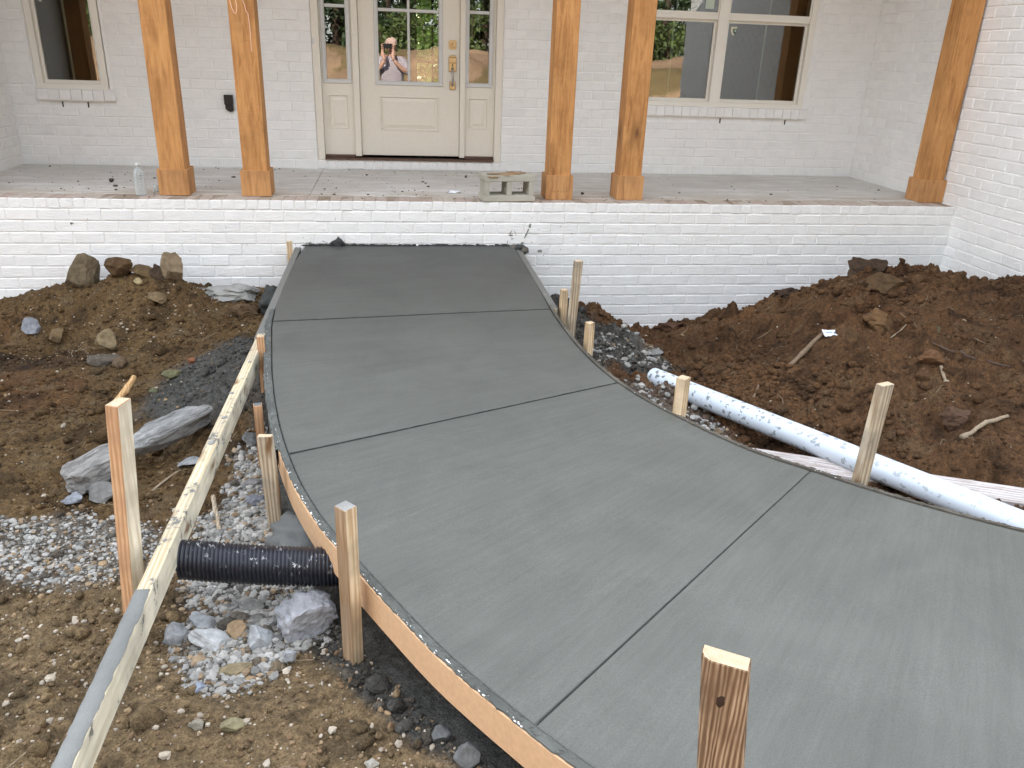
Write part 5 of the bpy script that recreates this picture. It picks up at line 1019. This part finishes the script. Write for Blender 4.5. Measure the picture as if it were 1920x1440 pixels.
m_bark = plain('brown_bark', (.20, .14, .09), .9, .003, 60, var=.35); m_barkd = plain('dark_root_bark', (.09, .06, .045), .9, .003, 60, var=.3); m_drywood = plain('dry_grey_wood', (.30, .235, .16), .85, .002, 60, var=.25)
stick('thick brown stick lying across the right dirt mound left of the paper label', [(4.80, -1.90, 0), (5.02, -1.73, 0), (5.28, -1.55, 0)], .016, m_bark)
stick('pale curved stick standing out of the middle of the right mound', [(5.42, -2.32, -.43), (5.36, -2.46, -.46), (5.27, -2.66, -.485)], .010, m_drywood)
stick('thin twig below the orange brown boulder', [(5.38, -1.88, 0), (5.50, -1.76, 0), (5.66, -1.66, 0)], .006, m_drywood)
stick('pale thin root lying above the white pipe', [(4.56, -2.62, 0), (4.63, -2.50, 0), (4.76, -2.42, 0)], .0045, m_drywood)
stick('grey curved branch at the right side of the mound', [(5.12, -2.95, 0), (5.25, -2.88, 0), (5.40, -2.86, 0)], .014, m_drywood)
stick('dark root on the right mound above the reddish clod', [(5.50, -2.1, 0), (5.62, -2.25, 0), (5.72, -2.45, 0)], .008, m_barkd)
stick('short brown stick in the dirt left of the pale root', [(4.52, -2.10, 0), (4.62, -1.95, 0)], .008, m_bark)
stick('twig right of the tall weathered stake', [(4.75, -3.02, 0), (4.74, -2.9, 0), (4.82, -2.78, 0)], .004, m_bark)
stick('flat grey piece of wood in the hollow beside the gravel', [(4.28, -.86, 0), (4.45, -.76, 0)], .016, m_bark)
stick('long straw on the dirt at the left edge', [(.32, -2.02, 0), (.56, -1.78, 0)], .006, m_drywood)
stick('wood splinter standing in the gravel behind the black pipe', [(1.895, -3.06, -.60), (1.955, -3.26, -.625)], .010, m_pineg)
stick('orange wood chip stuck in the dirt behind the tall stake', [(1.17, -1.84, -.735), (1.225, -1.66, -.665)], .022, m_chip, 'wood chip')
stick('small pale root under the long slate rock', [(1.60, -2.82, 0), (1.68, -2.68, 0)], .006, m_drywood)
V_, F_ = [], []
for i in range(170):
    x = rng.uniform(4.2, 6.9) if i < 110 else rng.uniform(-.3, 2.4); y = rng.uniform(-3.9, -.4) if i < 110 else rng.uniform(-4.6, -.7)
    if slab_dist(np.array([x]), np.array([y]))[0] < .08: continue
    a = rng.uniform(0, PI); L = rng.uniform(.03, .12); r = rng.uniform(.0008, .0022); dx, dy = math.cos(a)*L/2, math.sin(a)*L/2; pts = [(x-dx, y-dy, float(gh(x-dx, y-dy))+.004), (x+rng.uniform(-.01, .01), y+rng.uniform(-.01, .01), float(gh(x, y))+rng.uniform(.006, .02)), (x+dx, y+dy, float(gh(x+dx, y+dy))+.004)]
    t_ = MB().tube(pts, [r, r, r*.6], 5); b_ = len(V_); V_ += t_.v; F_ += [[j+b_ for j in q] for q in t_.f]
me = bpy.data.meshes.new('twigs'); me.from_pydata(V_, [], F_); me.materials.append(plain('straw', (.26, .20, .13), .9, var=.3)); link('twigs', me, kind='stuff')
# dirt crumbs on the porch floor
def floor_crumbs(n):
    V_, F_ = [], []
    for i in range(n):
        g_ = rng.uniform(); x = rng.normal(2.9, .75) if g_ < .45 else (rng.normal(.6, .6) if g_ < .7 else rng.uniform(-.3, 6.9)); y = rng.uniform(.22, 1.55) if g_ < .9 else rng.uniform(0.01, .25)
        r = min(.016, rng.lognormal(math.log(.0026), .6)); v = rock_shape(IV1, int(rng.integers(1, 60)), 4, .6, .2)*np.array([r*rng.uniform(1, 2), r, r*.6]); a = rng.uniform(-.6, .6); v = v@np.array([[math.cos(a), math.sin(a), 0], [-math.sin(a), math.cos(a), 0], [0, 0, 1]])
        V_.append(v+np.array([x, y, r*.3+.001])); F_.append(IF1+i*len(IV1))
    o = link('dirt_crumbs', mesh_np('dirt_crumbs', np.concatenate(V_), np.concatenate(F_), [plain('porch_dirt', (.085, .062, .045), .95, .002, 60, var=.4)]), kind='stuff')
floor_crumbs(600)
for k, (x, y, r) in enumerate([(4.08, .36, .013), (1.63, .62, .02), (.5, .7, .02)]): rock('dirt_clod', ['round dark clod on the porch floor between the two right cedar posts', 'dark clod on the porch floor behind the second cedar post', 'dark clod on the porch floor left of the bottle'][k], 'dirt clod', x, y, r*2, r*1.6, r*2, (.07, .05, .04), seed=95+k, sink=0, z=.001, V0=IV2, F0=IF2)

fs = [o for o in bpy.data.objects if o.get('label', '').startswith('thick rough stake')][0]
v = rock_shape(IV3, 77, 0, 1, .3)*np.array([.0085, .0022, .016]); link('knot_hole', mesh_np('knot_hole', v, IF3, [plain('knot_hole', (.035, .018, .01), .9)], True), fs, (.004, -.0195, -.078), (0, .15, 0))
v = rock_shape(IV3, 78, 0, 1, .3)*np.array([.015, .0012, .035]); link('knot_ring', mesh_np('knot_ring', v, IF3, [plain('knot_ring', (.14, .065, .03), .85, .001, 80, var=.4)], True), fs, (.004, -.0186, -.072), (0, .1, 0))
for k, (y, xo, r) in enumerate([(-1.97, .0, .024), (-2.3, .004, .010), (-2.66, -.01, .012), (-2.9, .006, .014), (-3.12, .0, .016), (-3.42, .008, .007), (-3.75, -.004, .007), (-2.05, .012, .012)]):
    lump('cement_blob', long2, *(long2.matrix_world.inverted()@Vector((1.936+xo-.007*(-y-1.9), y, -.3325))), r*2, r*1.5, r*.5, m_wetcem if k in (0, 7) else m_mortar_spill, 120+k, .4, IV2, IF2)
# ================================================================== PERSON (seen mirrored in the door glass)
def person():
    root = empty('person', (2.66, -6.12, 0), 'person in cap and grey plaid shirt holding up a phone, mirrored in the door glass', 'person')
    g = float(gh(2.66, -6.12)); hz = 1.06                # ground and eye height
    J = {'pel': (0, 0, .27+.0), 'bel': (0, -.01, .44), 'che': (0, -.01, .66), 'nb': (0, .0, .84), 'nk': (0, .02, .91), 'hd': (0, .03, 1.00), 'ht': (0, .02, 1.10),
         'ls': (-.21, 0, .79), 'le': (-.31, .16, .58), 'lw': (-.12, .31, .80), 'rs': (.21, 0, .79), 're': (.29, .18, .58), 'rw': (.04, .31, .80),
         'lh': (-.10, 0, .22), 'lk': (-.12, .03, -.20), 'la': (-.13, 0, g+.09), 'lt': (-.15, .15, g+.04), 'rh': (.10, 0, .22), 'rk': (.12, .04, -.20), 'ra': (.13, 0, g+.09), 'rt': (.15, .15, g+.04)}
    R = {'pel': .19, 'bel': .20, 'che': .205, 'nb': .09, 'nk': .06, 'hd': .095, 'ht': .07, 'ls': .095, 'le': .062, 'lw': .036, 'rs': .095, 're': .062, 'rw': .036, 'lh': .10, 'lk': .065, 'la': .045, 'lt': .035, 'rh': .10, 'rk': .065, 'ra': .045, 'rt': .035}
    E = [('pel', 'bel'), ('bel', 'che'), ('che', 'nb'), ('nb', 'nk'), ('nk', 'hd'), ('hd', 'ht'), ('che', 'ls'), ('ls', 'le'), ('le', 'lw'), ('che', 'rs'), ('rs', 're'), ('re', 'rw'), ('pel', 'lh'), ('lh', 'lk'), ('lk', 'la'), ('la', 'lt'), ('pel', 'rh'), ('rh', 'rk'), ('rk', 'ra'), ('ra', 'rt')]
    def skin(name, J, R, E, mats, pick, root_key, sub=2):
        ks = list(J); me = bpy.data.meshes.new(name); me.from_pydata([J[k] for k in ks], [(ks.index(a), ks.index(b)) for a, b in E], [])
        o = bpy.data.objects.new(name, me); COL.objects.link(o); o.parent = root; sk = o.modifiers.new('skin', 'SKIN')
        for k, v in zip(ks, me.skin_vertices[0].data): v.radius = (R[k], R[k]*(.72 if k in ('pel', 'bel', 'che') else 1)); v.use_root = (k == root_key)
        s_ = o.modifiers.new('sub', 'SUBSURF'); s_.levels = s_.render_levels = sub; bpy.context.view_layer.update()
        dg = bpy.context.evaluated_depsgraph_get(); m2 = bpy.data.meshes.new_from_object(o.evaluated_get(dg)); o.modifiers.clear(); o.data = m2; m2.materials.clear()
        for m in mats: m2.materials.append(m)
        for p in m2.polygons: p.use_smooth = True; p.material_index = pick(p.center)
        return o
    m_skin = plain('skin', (.62, .36, .27), .5); m_jean = plain('dark_trousers', (.07, .075, .10), .9); mp = M('plaid_shirt'); c = mp.coord('Object', scale=(1, 1, 1)); 
    wx = mp.n('TexWave', bands_direction='X'); mp.l(c, 0, wx, 0); wx.inputs['Scale'].default_value = 9; wz = mp.n('TexWave', bands_direction='Z'); mp.l(c, 0, wz, 0); wz.inputs['Scale'].default_value = 9
    m_shirt = mp.fin(mp.mix(mp.math('MULTIPLY', (wx, 'Fac'), .7), mp.mix((wz, 'Fac'), (.22, .18, .22), (.50, .44, .50)), (.60, .52, .56)), .9)
    body = skin('body', J, R, E, [m_shirt, m_jean, m_skin], lambda c: 2 if (c.z > .87 or (c.y > .24 and c.z > .5)) else (1 if c.z < .30 else 0), 'pel')
    m_cap = plain('pinkish_cap', (.62, .42, .36), .8)
    lathe_v, lathe_f = lathe([(.112, 0), (.114, .03), (.104, .07), (.07, .105), (.02, .12), (0, .121)], 24); cap = link('cap', mesh_np('cap', lathe_v, np.array(lathe_f), [m_cap], True), root, (0, .025, 1.055), (-.12, 0, 0))
    MB().poly([(-.075, .08), (-.06, .17), (0, .20), (.06, .17), (.075, .08), (0, .10)], 0, .008, axis='z').build('brim', m_cap, cap, bevel=.003)
    MB().tube([(0, .115, 1.0), (0, .14, .975), (0, .125, .96)], [.010, .016, .012], 8).build('nose', m_skin, root, smooth=True)
    for s in (-1, 1):
        lump('ear', root, s*.098, .03, .99, .02, .04, .06, m_skin, 3, .0, IV2, IF2, planes=0); lump('eye', root, s*.036, .113, 1.012, .026, .02, .014, m_dark, 3, .0, IV2, IF2, planes=0)
    MB().tube([(-.028, .116, .935), (0, .122, .932), (.028, .116, .935)], .005, 6).build('mouth', plain('lips', (.42, .18, .15), .5), root)
    ph = MB().box(-.142, .014, .225, .233, .985, 1.062).build('phone', m_black, root, bevel=.003)
    for s, wx_ in ((-1, -.12), (1, .04)):                # hands: palm and five fingers gripping the phone ends
        mk = {'w': (wx_, .285-.0, .80), 'p': (wx_-(.03 if s < 0 else -.0), .23, .90), 'q': (-.158 if s < 0 else .030, .215, .965)}
        ob_ = MB(); a, b, d = Vector((wx_, .31, .80)), Vector((-.150 if s < 0 else .022, .262, .90)), Vector((-.158 if s < 0 else .030, .245, .955))
        o = MB().tube([a, a.lerp(b, .5), b, d], [.030, .034, .040, .026], 10).build('hand', m_skin, root, smooth=True)
        for k in range(4):
            zf = .955+.030*k; x0 = -.160 if s < 0 else .032; MB().tube([(x0, .250, zf-.03), (x0+s*.006, .240, zf), (x0-s*.012, .238, zf+.012), (x0-s*.034, .236, zf+.010)], [.010, .0095, .009, .0075], 7).build('finger', m_skin, o, smooth=True)
        MB().tube([(x0, .255, .93), (x0-s*.012, .222, .965), (x0-s*.036, .216, .985)], [.012, .011, .009], 7).build('thumb', m_skin, o, smooth=True)
    root.rotation_euler = (0, 0, 0)
person()

# ================================================================== WOODS behind the camera and behind the house
def woods():
    m_leaf = M('leaves'); at = m_leaf.n('Attribute', attribute_name='col'); m_leaf.fin((at, 'Color'), .6); m_leaf.b.inputs['Transmission Weight'].default_value = 0
    V_, F_, C_ = [], [], []; nb = 0; tv = MB()
    def tree(x, y, h, r, n, tone):
        nonlocal nb
        zb = float(gh(x, y)) if abs(y) < 100 else -1; tv.tube([(x, y, zb-.2), (x+.1, y, zb+h*.5), (x, y+.1, zb+h*.9)], [r*.09, r*.05, r*.015], 7)
        k = rng.integers(9, 14); cs = np.stack([rng.normal(0, r*.42, k), rng.normal(0, r*.42, k), rng.uniform(h*.08, h*.92, k)], 1); rr = rng.uniform(.3, .55, k)*r
        q = rng.integers(0, k, n); d = rng.normal(size=(n, 3)); d /= np.linalg.norm(d, axis=1)[:, None]; p = cs[q]+d*(rr[q]*rng.uniform(.5, 1.05, n)**.5)[:, None]+np.array([x, y, zb])
        a = rng.normal(size=(n, 3)); a /= np.linalg.norm(a, axis=1)[:, None]; b = np.cross(a, rng.normal(size=(n, 3))); b /= np.linalg.norm(b, axis=1)[:, None]; s = rng.uniform(.05, .13, n)[:, None]
        v = np.stack([p-a*s, p+b*s*.6, p+a*s, p-b*s*.6], 1).reshape(-1, 3); V_.append(v); F_.append(np.arange(n*4).reshape(n, 4)+nb); nb += n*4
        c = np.array(tone)*rng.uniform(.6, 1.5, (n, 1)); C_.append(np.repeat(c, 4, 0))
    for i in range(26): tree(-26+i*2.4+rng.uniform(-.8, .8), -27-rng.uniform(0, 7), rng.uniform(14, 19), rng.uniform(3.2, 4.4), 8000, (.030, .050, .016))
    for i in range(34): tree(-28+i*1.9+rng.uniform(-.8, .8), -24.5-rng.uniform(0, 2), rng.uniform(4, 8), rng.uniform(2, 2.8), 4500, (.032, .055, .016))
    for i in range(22): tree(-18+i*1.8+rng.uniform(-.8, .8), -21-rng.uniform(0, 1.5), rng.uniform(1.0, 2.2), rng.uniform(.8, 1.4), 900, (.08, .11, .03))
    for i in range(7): tree(0+i*1.3, 16+rng.uniform(0, 4), rng.uniform(8, 11), 2.8, 12000, (.22, .34, .06))
    link('woods', mesh_np('woods', np.concatenate(V_), np.concatenate(F_), [m_leaf.m], False, col=np.concatenate(C_)), kind='stuff')
    link('woods', tv.mesh('trunks', m_barkd, True), kind='stuff')
woods()
